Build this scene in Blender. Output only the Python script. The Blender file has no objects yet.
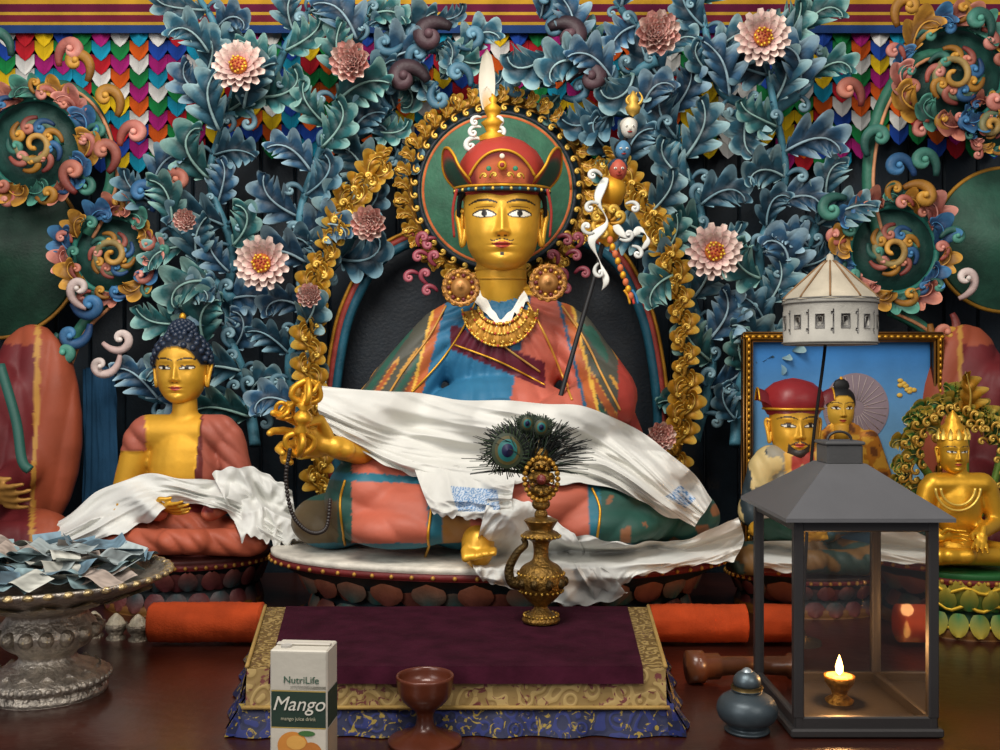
import bpy, math, random
import numpy as np
from mathutils import Vector, Matrix, noise
from mathutils.bvhtree import BVHTree
random.seed(7); np.random.seed(7)
F=1000.0; CY=-2.4; CZ=0.57
CAM=np.array([0,CY,CZ])
def P(px,py,d): return np.array([(px-500)*d/F, CY+d, CZ+(375-py)*d/F])
def H(h,met=0.0):
    h=h.lstrip('#'); c=[int(h[i:i+2],16)/255 for i in (0,2,4)]
    c=[x/12.92 if x<=.04045 else ((x+.055)/1.055)**2.4 for x in c]
    return np.array(c+[met])
GOLD=H('#dba02c',.6); GOLDD=H('#9a6818',.55); GOLDL=H('#f0cc60',.6); SKIN=H('#e2aa34',.42)
# ---------------------------------------------------------------- materials
MATS={}
def mat(name,rough=.5,bump=.15,bscale=80,var=.25,vscale=12,coat=0,sheen=0,spec=.5):
    if name in MATS: return MATS[name]
    m=bpy.data.materials.new(name); m.use_nodes=True; nt=m.node_tree; N=nt.nodes; L=nt.links
    b=N['Principled BSDF']
    at=N.new('ShaderNodeAttribute'); at.attribute_name='Col'
    tc=N.new('ShaderNodeTexCoord')
    n1=N.new('ShaderNodeTexNoise'); n1.inputs['Scale'].default_value=vscale; n1.inputs['Detail'].default_value=6
    L.new(tc.outputs['Object'],n1.inputs['Vector'])
    mr=N.new('ShaderNodeMapRange'); mr.inputs[1].default_value=.3; mr.inputs[2].default_value=.7
    mr.inputs[3].default_value=1-var; mr.inputs[4].default_value=1+var*.6
    L.new(n1.outputs['Fac'],mr.inputs[0])
    mx=N.new('ShaderNodeVectorMath'); mx.operation='SCALE'
    L.new(at.outputs['Color'],mx.inputs[0]); L.new(mr.outputs[0],mx.inputs['Scale'])
    L.new(mx.outputs[0],b.inputs['Base Color']); L.new(at.outputs['Alpha'],b.inputs['Metallic'])
    b.inputs['Roughness'].default_value=rough
    b.inputs['Specular IOR Level'].default_value=spec
    b.inputs['Coat Weight'].default_value=coat; b.inputs['Coat Roughness'].default_value=.15
    b.inputs['Sheen Weight'].default_value=sheen
    if bump>0:
        n2=N.new('ShaderNodeTexNoise'); n2.inputs['Scale'].default_value=bscale; n2.inputs['Detail'].default_value=4
        L.new(tc.outputs['Object'],n2.inputs['Vector'])
        bp=N.new('ShaderNodeBump'); bp.inputs['Strength'].default_value=bump; bp.inputs['Distance'].default_value=.01
        L.new(n2.outputs['Fac'],bp.inputs['Height']); L.new(bp.outputs[0],b.inputs['Normal'])
    MATS[name]=m; return m
def pattern_mat(name,c1,c2,c3,scale=30,rough=.55,metal=.2,cut=.3):
    m=bpy.data.materials.new(name); m.use_nodes=True; nt=m.node_tree; N=nt.nodes; L=nt.links
    b=N['Principled BSDF']; tc=N.new('ShaderNodeTexCoord')
    v=N.new('ShaderNodeTexVoronoi'); v.feature='SMOOTH_F1'; v.inputs['Scale'].default_value=scale
    ns=N.new('ShaderNodeTexNoise'); ns.inputs['Scale'].default_value=scale*1.3; ns.inputs['Detail'].default_value=3; ns.inputs['Distortion'].default_value=2
    L.new(tc.outputs['Object'],v.inputs['Vector']); L.new(tc.outputs['Object'],ns.inputs['Vector'])
    w=N.new('ShaderNodeMath'); w.operation='SINE'
    mm=N.new('ShaderNodeMath'); mm.operation='MULTIPLY'; mm.inputs[1].default_value=22
    L.new(v.outputs['Distance'],mm.inputs[0]); L.new(mm.outputs[0],w.inputs[0])
    r=N.new('ShaderNodeValToRGB'); r.color_ramp.elements[0].position=cut; r.color_ramp.elements[0].color=tuple(c1[:3])+(1,)
    r.color_ramp.elements[1].position=cut+.12; r.color_ramp.elements[1].color=tuple(c2[:3])+(1,)
    L.new(w.outputs[0],r.inputs[0])
    r2=N.new('ShaderNodeValToRGB'); r2.color_ramp.elements[0].position=.58; r2.color_ramp.elements[1].position=.62
    L.new(ns.outputs['Fac'],r2.inputs[0])
    mx=N.new('ShaderNodeMix'); mx.data_type='RGBA'; L.new(r2.outputs[0],mx.inputs[0]); L.new(r.outputs[0],mx.inputs[6]); mx.inputs[7].default_value=tuple(c3[:3])+(1,)
    L.new(mx.outputs[2],b.inputs['Base Color']); b.inputs['Roughness'].default_value=rough; b.inputs['Metallic'].default_value=metal
    bp=N.new('ShaderNodeBump'); bp.inputs['Strength'].default_value=.25; bp.inputs['Distance'].default_value=.002
    L.new(w.outputs[0],bp.inputs['Height']); L.new(bp.outputs[0],b.inputs['Normal'])
    return m
PAINT=mat('painted_clay',.55,.06,90,.16,10,spec=.35)
CARVE=mat('painted_carved_wood',.55,.15,120,.3,25,spec=.4)
GOLDM=mat('gold_leaf',.42,.08,60,.16,14)
CLOTH=mat('woven_cloth',.85,.2,300,.2,20,spec=.2)
SILK=mat('white_silk',.8,.06,220,.06,8,spec=.2)
METAL=mat('aged_metal',.38,.5,160,.45,60)
STEEL=mat('painted_steel',.42,.05,200,.1,10)
WOODF=mat('lacquered_wood',.3,.1,40,.4,8,coat=.15)
PAPER=mat('printed_paper',.6,.05,100,.12,10)
GLOW=bpy.data.materials.new('candle_flame'); GLOW.use_nodes=True
_n=GLOW.node_tree.nodes; _b=_n['Principled BSDF']; _b.inputs['Base Color'].default_value=(1,.6,.15,1); _b.inputs['Emission Color'].default_value=(1,.5,.12,1); _b.inputs['Emission Strength'].default_value=14
GLASS=bpy.data.materials.new('lantern_glass'); GLASS.use_nodes=True
nt=GLASS.node_tree; nt.nodes.clear(); o=nt.nodes.new('ShaderNodeOutputMaterial'); mx=nt.nodes.new('ShaderNodeMixShader'); tr=nt.nodes.new('ShaderNodeBsdfTransparent'); gl=nt.nodes.new('ShaderNodeBsdfGlossy'); gl.inputs['Roughness'].default_value=.03
tr.inputs[0].default_value=(.93,.92,.9,1); fr=nt.nodes.new('ShaderNodeFresnel'); fr.inputs[0].default_value=1.5
nt.links.new(fr.outputs[0],mx.inputs[0]); nt.links.new(tr.outputs[0],mx.inputs[1]); nt.links.new(gl.outputs[0],mx.inputs[2]); nt.links.new(mx.outputs[0],o.inputs[0])
# ---------------------------------------------------------------- mesh builder
class MB:
    def __init__(s): s.v=[];s.f=[];s.m=[];s.c=[];s.n=0
    def add(s,vf,col=(.8,.8,.8,0),mat=0):
        v,f=vf; v=np.asarray(v,float).reshape(-1,3); n=s.n
        if not np.isfinite(v).all(): print('NAN geometry'); v=np.nan_to_num(v)
        s.v.append(v); s.f+= [tuple(i+n for i in q) for q in f]
        c=np.asarray(col,float)
        if c.ndim==1:
            if len(c)==3: c=np.append(c,0)
            c=np.tile(c,(len(v),1))
        s.c.append(np.nan_to_num(c)); s.m+=[mat]*len(f); s.n+=len(v)
    def build(s,name,mats,parent=None,smooth=True):
        V=np.vstack(s.v); me=bpy.data.meshes.new(name)
        me.from_pydata(V.tolist(),[],s.f)
        a=me.color_attributes.new('Col','FLOAT_COLOR','POINT'); a.data.foreach_set('color',np.vstack(s.c).astype(np.float32).ravel())
        for m in (mats if isinstance(mats,(list,tuple)) else [mats]): me.materials.append(m)
        me.polygons.foreach_set('material_index',s.m)
        me.polygons.foreach_set('use_smooth',[bool(smooth)]*len(me.polygons)); me.update()
        ob=bpy.data.objects.new(name,me); bpy.context.collection.objects.link(ob)
        if parent: ob.parent=parent
        return ob
    def bvh(s): return BVHTree.FromPolygons(np.vstack(s.v).tolist(),s.f)
def empty(name):
    e=bpy.data.objects.new(name,None); bpy.context.collection.objects.link(e); return e
def gridf(nu,nv,cu=False,cv=False):
    f=[]
    for i in range(nu-(0 if cu else 1)):
        for j in range(nv-(0 if cv else 1)):
            a=i*nv+j; b=i*nv+(j+1)%nv; c=((i+1)%nu)*nv+(j+1)%nv; d=((i+1)%nu)*nv+j
            f.append((a,b,c,d))
    return f
def lathe(prof,seg=32,c=(0,0,0),sx=1,sy=1,lobes=0,lamp=0,rot=None):
    prof=np.array(prof,float); n=len(prof); a=np.linspace(0,2*np.pi,seg,endpoint=False)
    r=prof[:,0][:,None]*(1+lamp*np.cos(lobes*a))[None]
    v=np.stack([r*np.cos(a)*sx,r*np.sin(a)*sy,np.repeat(prof[:,1][:,None],seg,1)],-1).reshape(-1,3)
    f=gridf(n,seg,cv=True)
    f=[q[::-1] for q in f]
    if prof[0,0]>1e-5: f.append(tuple(range(seg))[::-1])
    if prof[-1,0]>1e-5: f.append(tuple((n-1)*seg+i for i in range(seg)))
    if rot is not None: v=v@np.array(rot).T
    return v+np.array(c),f
def axrot(d):
    d=np.array(d,float); q=Vector((0,0,1)).rotation_difference(Vector(d)); return np.array(q.to_matrix())
def caps(p0,p1,r0,r1,seg=16):
    p0=np.array(p0);p1=np.array(p1); L=np.linalg.norm(p1-p0); d=(p1-p0)/max(L,1e-6)
    pr=[(max(1e-4,r0*math.cos(t)),r0*math.sin(t)) for t in np.linspace(-math.pi/2,0,6)]+[(max(1e-4,r1*math.cos(t)),L+r1*math.sin(t)) for t in np.linspace(0,math.pi/2,6)]
    return lathe(pr,seg,p0,rot=axrot(d))
def ell(c,r,seg=20,rings=12,rot=None):
    t=np.linspace(-math.pi/2,math.pi/2,rings); a=np.linspace(0,2*np.pi,seg,endpoint=False)
    ct=np.maximum(np.cos(t),1e-3)
    v=np.stack([ct[:,None]*np.cos(a)*r[0],ct[:,None]*np.sin(a)*r[1],np.repeat(np.sin(t)[:,None],seg,1)*r[2]],-1).reshape(-1,3)
    if rot is not None: v=v@np.array(rot).T
    return v+np.array(c),[q[::-1] for q in gridf(rings,seg,cv=True)]
def box(c,s,rot=None,bev=.004):
    x,y,z=[k/2 for k in s]; b=min(bev,x*.9,y*.9,z*.9); v=[];f=[]
    idx={}
    for sx in(-1,1):
        for sy in(-1,1):
            for sz in(-1,1):
                base=len(v); idx[(sx,sy,sz)]=base
                v+=[(sx*x,sy*(y-b),sz*(z-b)),(sx*(x-b),sy*y,sz*(z-b)),(sx*(x-b),sy*(y-b),sz*z)]
    for ax in range(3):
        for s_ in(-1,1):
            l=[]
            for a,b_ in ((-1,-1),(1,-1),(1,1),(-1,1)):
                k=[0,0,0]; k[ax]=s_; k[(ax+1)%3]=a; k[(ax+2)%3]=b_
                l.append(idx[tuple(k)]+ax)
            f.append(tuple(l) if s_>0 else tuple(l[::-1]))
    for ax in range(3):
        u,w=(ax+1)%3,(ax+2)%3
        for a in(-1,1):
            for b_ in(-1,1):
                k0=[0]*3;k1=[0]*3; k0[ax]=-1;k1[ax]=1
                for k in(k0,k1): k[u]=a;k[w]=b_
                i0=idx[tuple(k0)];i1=idx[tuple(k1)]
                l=(i0+u,i1+u,i1+w,i0+w); f.append(l if a*b_>0 else l[::-1])
    for k,i in idx.items(): f.append((i,i+1,i+2) if k[0]*k[1]*k[2]>0 else (i+2,i+1,i))
    v=np.array(v)
    if rot is not None: v=v@np.array(rot).T
    return v+np.array(c),f
def rz(a): return np.array(Matrix.Rotation(a,3,'Z'))
def catm(p,n):
    p=np.asarray(p,float); k=len(p); t=np.linspace(0,k-1,n); i=np.minimum(t.astype(int),k-2); u=(t-i)
    g=lambda j:p[np.clip(j,0,k-1)]
    u=u.reshape((-1,)+(1,)*(p.ndim-1)); a,b,c,d=g(i-1),g(i),g(i+1),g(i+2)
    return .5*((2*b)+(-a+c)*u+(2*a-5*b+4*c-d)*u*u+(-a+3*b-3*c+d)*u**3)
def tube(pts,rad,seg=8,up=(0,1,0)):
    pts=np.asarray(pts,float); n=len(pts); rad=np.asarray(rad,float)
    if rad.ndim==0: rad=np.full(n,float(rad))
    if rad.ndim==1: rad=np.stack([rad,rad],-1)
    T=np.gradient(pts,axis=0); T/=np.maximum(np.linalg.norm(T,axis=1,keepdims=True),1e-9)
    u=np.array(up,float)
    if abs(T[0]@u)>.9: u=np.array([1.,0,0])
    Ns=[]
    for i in range(n):
        w=u-T[i]*(T[i]@u); w/=max(np.linalg.norm(w),1e-9); Ns.append(w); u=w
    Ns=np.array(Ns); B=np.cross(T,Ns); a=np.linspace(0,2*np.pi,seg,endpoint=False)
    v=pts[:,None]+rad[:,0,None,None]*np.cos(a)[None,:,None]*Ns[:,None]+rad[:,1,None,None]*np.sin(a)[None,:,None]*B[:,None]
    f=gridf(n,seg,cv=True); f.append(tuple(range(seg))[::-1]); f.append(tuple((n-1)*seg+i for i in range(seg)))
    return v.reshape(-1,3),f
def remesh(prims,vox,sm=4):
    m=MB()
    for p in prims: m.add(p)
    ob=m.build('tmp',PAINT); md=ob.modifiers.new('r','REMESH'); md.mode='VOXEL'; md.voxel_size=vox
    s=ob.modifiers.new('s','SMOOTH'); s.iterations=sm; s.factor=.6
    dg=bpy.context.evaluated_depsgraph_get(); e=ob.evaluated_get(dg); me=e.to_mesh()
    v=np.empty(len(me.vertices)*3); me.vertices.foreach_get('co',v); v=v.reshape(-1,3).copy()
    f=[tuple(p.vertices) for p in me.polygons]; e.to_mesh_clear()
    mm=ob.data; bpy.data.objects.remove(ob); bpy.data.meshes.remove(mm)
    return v,f
def mixc(a,b,t):
    t=np.asarray(t)[...,None]; return np.asarray(a)*(1-t)+np.asarray(b)*t
def mixc_arr(C,c2,t): return C*(1-t[...,None])+np.asarray(c2)*t[...,None]
def nz(x,y,z=0,s=1.0): return noise.noise(Vector((x*s,y*s,z*s)))
def topx(v):
    d=v[:,1]-CY; return v[:,0]*F/d+500, 375-(v[:,2]-CZ)*F/d, d
def drape(mb,ctrl,bvh,nu,nv,off=.01,fold=.012,fs=(3,14),col=H('#dcdcd6'),mat=0,it=12,dmax=None,seed=0,colfn=None,shear=0.,cross=.2):
    g=catm(np.transpose(catm(np.array(ctrl,float),nv),(1,0,2)),nu)
    g=np.transpose(g,(1,0,2)).copy(); D=np.full((nv,nu),np.nan)
    q0=nu/60.
    for j in range(nu):
        e0=nz(j*.13/q0,seed)*5; e1=nz(j*.18/q0,seed+7)*12
        for k in range(6): g[k,j,1]+=e0*(1-k/6); g[-1-k,j,1]+=e1*(1-k/6)
    for i in range(nv):
        for j in range(nu):
            dr=P(g[i,j,0],g[i,j,1],1.)-CAM
            h=bvh.ray_cast(Vector(CAM),Vector(dr).normalized())
            if h[0] is not None:
                dd=h[0].y-CY
                if dmax is None or dd<dmax: D[i,j]=dd
    if np.isnan(D).all(): D[:]=dmax or 2.3
    for _ in range(200):
        m=np.isnan(D)
        if not m.any(): break
        Q=np.pad(D,1,mode='edge'); st=np.stack([Q[:-2,1:-1],Q[2:,1:-1],Q[1:-1,:-2],Q[1:-1,2:]])
        w=~np.isnan(st); s=np.nansum(np.where(w,st,0),0)/np.maximum(w.sum(0),1); ok=m&(w.sum(0)>0); D[ok]=s[ok]
    D0=D-off; D=D0.copy()
    for _ in range(it):
        Q=np.pad(D,1,mode='edge'); D=np.minimum(D0,(Q[:-2,1:-1]+Q[2:,1:-1]+Q[1:-1,:-2]+Q[1:-1,2:])/4)
    V=np.zeros((nv,nu,3)); C=np.zeros((nv,nu,4))
    rd=lambda n:math.sqrt(n*n+.0016)
    for i in range(nv):
        for j in range(nu):
            u=j/(nu-1); v=i/(nv-1); q=v+shear*u
            wq=nz(u*1.8,v*1.8,seed+5)
            n1=nz(u*fs[0]+seed, q*fs[1]+1.6*wq, seed)
            n2=nz(u*fs[0]*1.6+seed+9, q*fs[1]*2.3+1.5*wq, seed+3)
            n3=nz((u+.6*v)*fs[0]*2.2+seed, (v-.5*u)*fs[1]*.6+seed, seed+11)
            rg=(1-rd(n1)*3.0)+.5*(1-rd(n2)*2.6)+cross*(1-rd(n3)*3)
            edge=.35+.65*min(1,4*min(v,1-v)+.2)
            V[i,j]=P(g[i,j,0],g[i,j,1],D[i,j]-fold*rg*edge)
            C[i,j]=col if colfn is None else colfn(u,v)
    mb.add((V.reshape(-1,3),[q[::-1] for q in gridf(nv,nu)]),C.reshape(-1,4),mat)
def cloth(mb,ctrl,nu,nv,amp=.006,fs=(3,10),col=H('#dcdcd6'),mat=0,seed=0):
    g=catm(np.transpose(catm(np.array(ctrl,float),nv),(1,0,2)),nu); g=np.transpose(g,(1,0,2)).copy()
    for i in range(nv):
        for j in range(nu):
            r=1-2*abs(nz(j/nu*fs[0]+seed,i/nv*fs[1]+nz(j/nu*3,i/nv*3,seed),seed)); g[i,j,1]-=amp*r*1.5; g[i,j,2]+=amp*r*.5
    mb.add((g.reshape(-1,3),[q[::-1] for q in gridf(nv,nu)]),col,mat)
# ---------------------------------------------------------------- ornament primitives
def curl(mb,px,py,d,size,ang,flip=1,ca=None,cb=None,thick=.15,lift=.25,n=26,turn=7.6,mat=0,seg=7):
    s=size*d/F; t=np.linspace(0,1,n); hd=math.radians(ang)+flip*turn*t**1.5
    st=s*3.4/n*(1-.80*t); x=np.cumsum(np.cos(hd)*st); z=np.cumsum(np.sin(hd)*st)
    b=P(px,py,d); pts=np.stack([b[0]+x,b[1]-s*lift*t,b[2]+z],-1)
    r=s*thick*(.3+1.0*np.sin(np.pi*np.clip(t*.9+.05,0,1))**.8*(1-.45*t))
    c=mixc(ca,cb,t)
    mb.add(tube(pts,np.stack([r*.8,r],-1),seg),np.repeat(c,seg,0),mat)
    mb.add(ell(pts[-1]-np.array([0,s*.04,0]),(s*thick*.62,)*3,8,6),cb,mat)
_NS,_NT=36,11
_S,_T=np.meshgrid(np.linspace(0,1,_NS),np.linspace(-1,1,_NT),indexing='ij')
LF=gridf(_NS,_NT)
def leaf(mb,px,py,d,L,ang,bend=.6,ca=H('#0c222c'),cm=H('#3a7088'),ce=H('#a3c0c4'),lift=.5,wid=.34,tw=0,mat=0,nl=4):
    s=L*d/F; S=_S;T=_T;A=np.abs(T)
    fr=np.mod(nl*S-.5*A+.15,1); lobe=.42+.58*np.maximum(np.sin(np.pi*fr),0)**.75
    W=wid*np.maximum(np.sin(np.pi*np.clip(S,0,1)**.7),0)**.55*np.where(S>.97,.3,lobe)*(1-.3*S)
    hf=lambda q:bend*(.7*q+1.9*q**3)
    hd=hf(S); s1=np.linspace(0,1,_NS)
    xs=np.cumsum(np.cos(hf(s1)))/_NS; zs=np.cumsum(np.sin(hf(s1)))/_NS
    fw=.42*A**1.3*W
    X=xs[:,None]-np.sin(hd)*T*W+fw*np.cos(hd); Z=zs[:,None]+np.cos(hd)*T*W+fw*np.sin(hd)
    Y=-lift*np.sin(S*2.4)*.55 - .6*W*A**2 + .06*np.cos(2*np.pi*fr)*A + tw*T*W - .03*(A<.15)
    Y=Y-np.maximum(S-.7,0)**1.5*1.2
    c=math.cos(math.radians(ang)); q=math.sin(math.radians(ang)); b=P(px,py,d)
    V=np.stack([b[0]+s*(X*c-Z*q),b[1]+s*Y,b[2]+s*(X*q+Z*c)],-1).reshape(-1,3)
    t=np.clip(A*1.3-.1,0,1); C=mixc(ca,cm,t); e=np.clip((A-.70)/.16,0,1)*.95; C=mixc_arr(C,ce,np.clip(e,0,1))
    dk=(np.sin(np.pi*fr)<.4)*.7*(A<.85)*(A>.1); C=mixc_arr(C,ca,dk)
    mb.add((V,LF),C.reshape(-1,4),mat)
    yy=-lift*np.sin(s1*2.4)*.55-.03-np.maximum(s1-.7,0)**1.5*1.2
    sp=np.stack([b[0]+s*(xs*c-zs*q),b[1]+s*yy,b[2]+s*(xs*q+zs*c)],-1)[::3]
    mb.add(tube(sp,s*.028*np.linspace(1,.4,len(sp)),5),ce*.8,mat)
def petal(mb,c,out,up,L,W,ca,cb,cup=.3,nl=6,nw=5,mat=0,tipw=.12):
    c=np.array(c,float); out=np.array(out,float); up=np.array(up,float); sd=np.cross(out,up)
    s=np.linspace(0,1,nl)[:,None]; t=np.linspace(-1,1,nw)[None]
    w=W*(np.sin(np.pi*(s*.8+.12))**.7*(1-s*.15)); w=np.where(s>.99,W*tipw,w)
    V=c+out*(L*s)[...,None]+sd*(w*t)[...,None]+up*(cup*L*(s**2*.6)+cup*W*1.5*t**2)[...,None]
    C=mixc(ca,cb,np.clip(s+0*t,0,1)**1.5); e=(np.abs(t)+0*s)*.3; C=mixc_arr(C,cb,e)
    mb.add((V.reshape(-1,3),gridf(nl,nw)),C.reshape(-1,4),mat)
def flower(mb,px,py,d,r,kind=0,tilt=(0,0)):
    s=r*d/F; b=P(px,py,d); n=np.array([tilt[0],-1,tilt[1]]); n/=np.linalg.norm(n)
    ux=np.cross(n,[0,0,1]); ux/=np.linalg.norm(ux); uz=np.cross(ux,n)
    W1=H('#f4ded0'); Pk=H('#e0a09a'); D=H('#b05c64')
    if kind==0:
        for k,(R,m,ti) in enumerate([(1,13,.12),(.86,13,.3),(.66,11,.5)]):
            for i in range(m):
                a=2*math.pi*(i+.5*k)/m; o=ux*math.cos(a)+uz*math.sin(a); o2=o+n*ti; o2/=np.linalg.norm(o2); u=n-o*ti; u/=np.linalg.norm(u)
                petal(mb,b+o*s*.2+n*s*.07*k,o2,u,s*R*.85,s*.21,D,W1,.2,tipw=.45)
        mb.add(ell(b+n*s*.3,(s*.36,s*.16,s*.36),16,8),H('#b8601e'))
        for i in range(26):
            a=i*2.4; q=s*.34*math.sqrt(i/26); mb.add(ell(b+n*s*.45+(ux*math.cos(a)+uz*math.sin(a))*q,(s*.045,)*3,6,5),H('#f2c83c') if i>10 else H('#9c2a1f'))
    else:
        for k,(R,m) in enumerate([(1,11),(.82,10),(.6,8),(.38,6),(.2,4)]):
            for i in range(m):
                a=2*math.pi*(i+.5*k)/m; o=ux*math.cos(a)+uz*math.sin(a); o2=o*.9+n*(.15+.22*k); o2/=np.linalg.norm(o2); u=n-o*(.15+.22*k); u/=np.linalg.norm(u)
                petal(mb,b+o*s*.15*R+n*s*.14*k,o2,u,s*R*.8,s*.3*R+.002,Pk*.8,W1 if (i+k)%2 else H('#eebcb0'),.5,tipw=.3)
# ================================================================ ROOM
m=MB(); m.add(box((0,-.3,-.82),(6,6,.04)),H('#3a2a20')); m.build('floor',WOODF,smooth=False)
m=MB()
for i in range(44):
    x=-2.15+i*.1; m.add(box((x,.55,.62),(.097,.04,2.84),bev=.005),H('#152733')*random.uniform(.6,1.1))
m.add(box((-.0,.52,1.45),(.28,.018,.3),bev=.006),H('#15100f')); 
m.build('wall_back',CARVE,smooth=False)
m=MB(); m.add(box((0,-.34,-.02),(4,1.66,.04),bev=.006),H('#35160f')); m.add(box((0,-1.12,-.42),(3.96,.03,.76)),H('#4a1c12'))
for i in range(12): m.add(box((-1.83+i*.333,-1.14,-.42),(.26,.03,.56),bev=.012),H('#6a2414'))
m.add(box((0,-.3,-.42),(3.9,1.5,.76)),H('#2a120c'))
m.build('altar_table',WOODF,smooth=False)
# ================================================================ FLAG BANNER
m=MB()
pal=[H('#b81c28'),H('#e4e2dc'),H('#1b45a0'),H('#168040'),H('#e6be18'),H('#a81e74'),H('#1493b4'),H('#d85a18')]
d=2.86
for xa in (range(-70,1080,19)):
    ci=(xa//19)
    nrow=9 if (ci%7)<4 else 8
    if 100<xa<190 or 770<xa<860: nrow=10
    base=[1,0,4,2,3,5,1,6][ci%8]
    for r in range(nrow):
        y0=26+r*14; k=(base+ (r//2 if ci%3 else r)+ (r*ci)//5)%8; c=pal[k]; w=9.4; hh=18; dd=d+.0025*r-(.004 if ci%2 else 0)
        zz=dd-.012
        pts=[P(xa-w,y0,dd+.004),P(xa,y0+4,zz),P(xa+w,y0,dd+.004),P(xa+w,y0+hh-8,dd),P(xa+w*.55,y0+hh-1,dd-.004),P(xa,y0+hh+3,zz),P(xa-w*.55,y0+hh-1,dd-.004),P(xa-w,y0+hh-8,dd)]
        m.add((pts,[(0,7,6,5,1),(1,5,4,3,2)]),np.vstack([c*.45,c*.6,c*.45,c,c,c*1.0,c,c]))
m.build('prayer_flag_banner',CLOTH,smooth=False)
m=MB()
for (y0,y1,c) in [(-60,-8,'#5a1838'),(-8,-1,'#1b3a7a'),(-1,4,'#b88a24'),(4,12,'#5a1230'),(12,15,'#b8902c'),(15,22,'#6a1c2c'),(22,25,'#b08a28'),(25,33,'#1d3a6c')]:
    n=160; xs=np.linspace(-120,1120,n); V=[]
    for y in (y0,y1):
        for x in xs: V.append(P(x,y,2.83-.006*math.sin(x*.12)))
    m.add((V,[q[::-1] for q in gridf(2,n)]),H(c))
m.build('silk_valance',CLOTH)
# ================================================================ HALO / AUREOLE
m=MB()
def disc(px,py,d,r,c,th=.02,seg=72,ring=None):
    b=P(px,py,d); s=d/F
    if ring is None: m.add(lathe([(r*s,0),(r*s,th),(r*s-.003,th+.003),(1e-4,th+.006)],seg,b,rot=axrot((0,-1,0))),c)
    else: 
        a=np.linspace(0,2*np.pi,seg+1); pts=b+np.stack([np.cos(a)*r*s,0*a,np.sin(a)*r*s],-1); m.add(tube(pts,np.full((seg+1,2),ring*s),8),c)
disc(497,190,2.69,84,H('#17323a'),.02)
disc(497,190,2.66,78,H('#35684f'),.02)
disc(497,190,2.64,74,H('#c8642a'),ring=1.8); disc(497,190,2.64,78,H('#13202a'),ring=2.6)
ap=[(338,480),(334,420),(340,360),(352,310),(380,262),(425,238),(497,225),(570,238),(615,262),(640,310),(652,360),(658,420),(655,480)]
a2=catm(ap,80); c0=P(495,420,2.76); V=[c0]+[P(x,y,2.76) for x,y in a2]; m.add((V,[(0,i+1,i) for i in range(1,80)]),H('#0c1822'))
for off,c,r in ((0,H('#1a5468'),5),(6,H('#96382f'),3.5),(11,H('#b88428',.5),2)):
    pts=[P(497+(x-497)*(1+off/165),440+(y-440)*(1+off/220),2.68) for x,y in a2]
    m.add(tube(pts,np.full((80,2),r*.0026),8),c)
m.build('painted_aureole',CARVE)
m=MB()
b=P(497,190,2.68); s=.00268
a_=np.linspace(0,2*np.pi,97); m.add(tube(b+np.stack([89*s*np.cos(a_),0*a_,89*s*np.sin(a_)],-1),np.stack([np.full(97,.012),np.full(97,7*s)],-1),10),GOLDD*np.array([.7,.7,.7,1]))
for k in range(40):
    a=2*math.pi*k/40; c_,s_=math.cos(a),math.sin(a)
    leaf(m,497+88*c_,190-88*s_,2.64,19,math.degrees(a)-55,1.1,GOLDD*.7,GOLD,GOLDL,lift=.3,wid=.42,nl=3)
    curl(m,497+86*c_,190-86*s_,2.635,8.5,math.degrees(a)+80,1,GOLDD,GOLDL,.2,n=18)
    if k%2: curl(m,497+94*c_,190-94*s_,2.635,9,math.degrees(a)+20,-1,GOLDD,GOLDL,.2,n=18)
for sd in(-1,1):
    path=catm([(322,500),(316,440),(312,390),(312,330),(318,280),(335,235),(352,200),(378,172)],30) if sd<0 else catm([(668,500),(678,440),(684,390),(682,330),(674,280),(658,235),(640,200),(615,172)],30)
    m.add(tube([P(x,y,2.67) for x,y in path],np.full((30,2),.014),8),GOLDD)
    for i,(x,y) in enumerate(path):
        t_=path[min(i+1,29)]-path[max(i-1,0)]; ta=math.degrees(math.atan2(-t_[1],t_[0])); sg=1 if i%2 else -1
        leaf(m,x+sg*3,y,2.63,random.uniform(26,36),ta+sg*55,-sg*1.0,GOLDD*.6,GOLD,GOLDL,lift=.4,wid=.4,nl=3)
        curl(m,x-sg*4,y,2.62,random.uniform(11,16),ta-sg*40,sg,GOLDD,GOLDL,.17,n=20)
PKa,PKb=H('#7d2638'),H('#c9707c')
for sd in (-1,1):
    for j in range(7):
        curl(m,497+sd*(58+9*(j%3)),294-9*j,2.6,15,90-sd*50+random.uniform(-30,30),sd*(1 if j%2 else -1),PKa,PKb,.18,n=18)
m.build('gilded_scroll_border',GOLDM)
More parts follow.
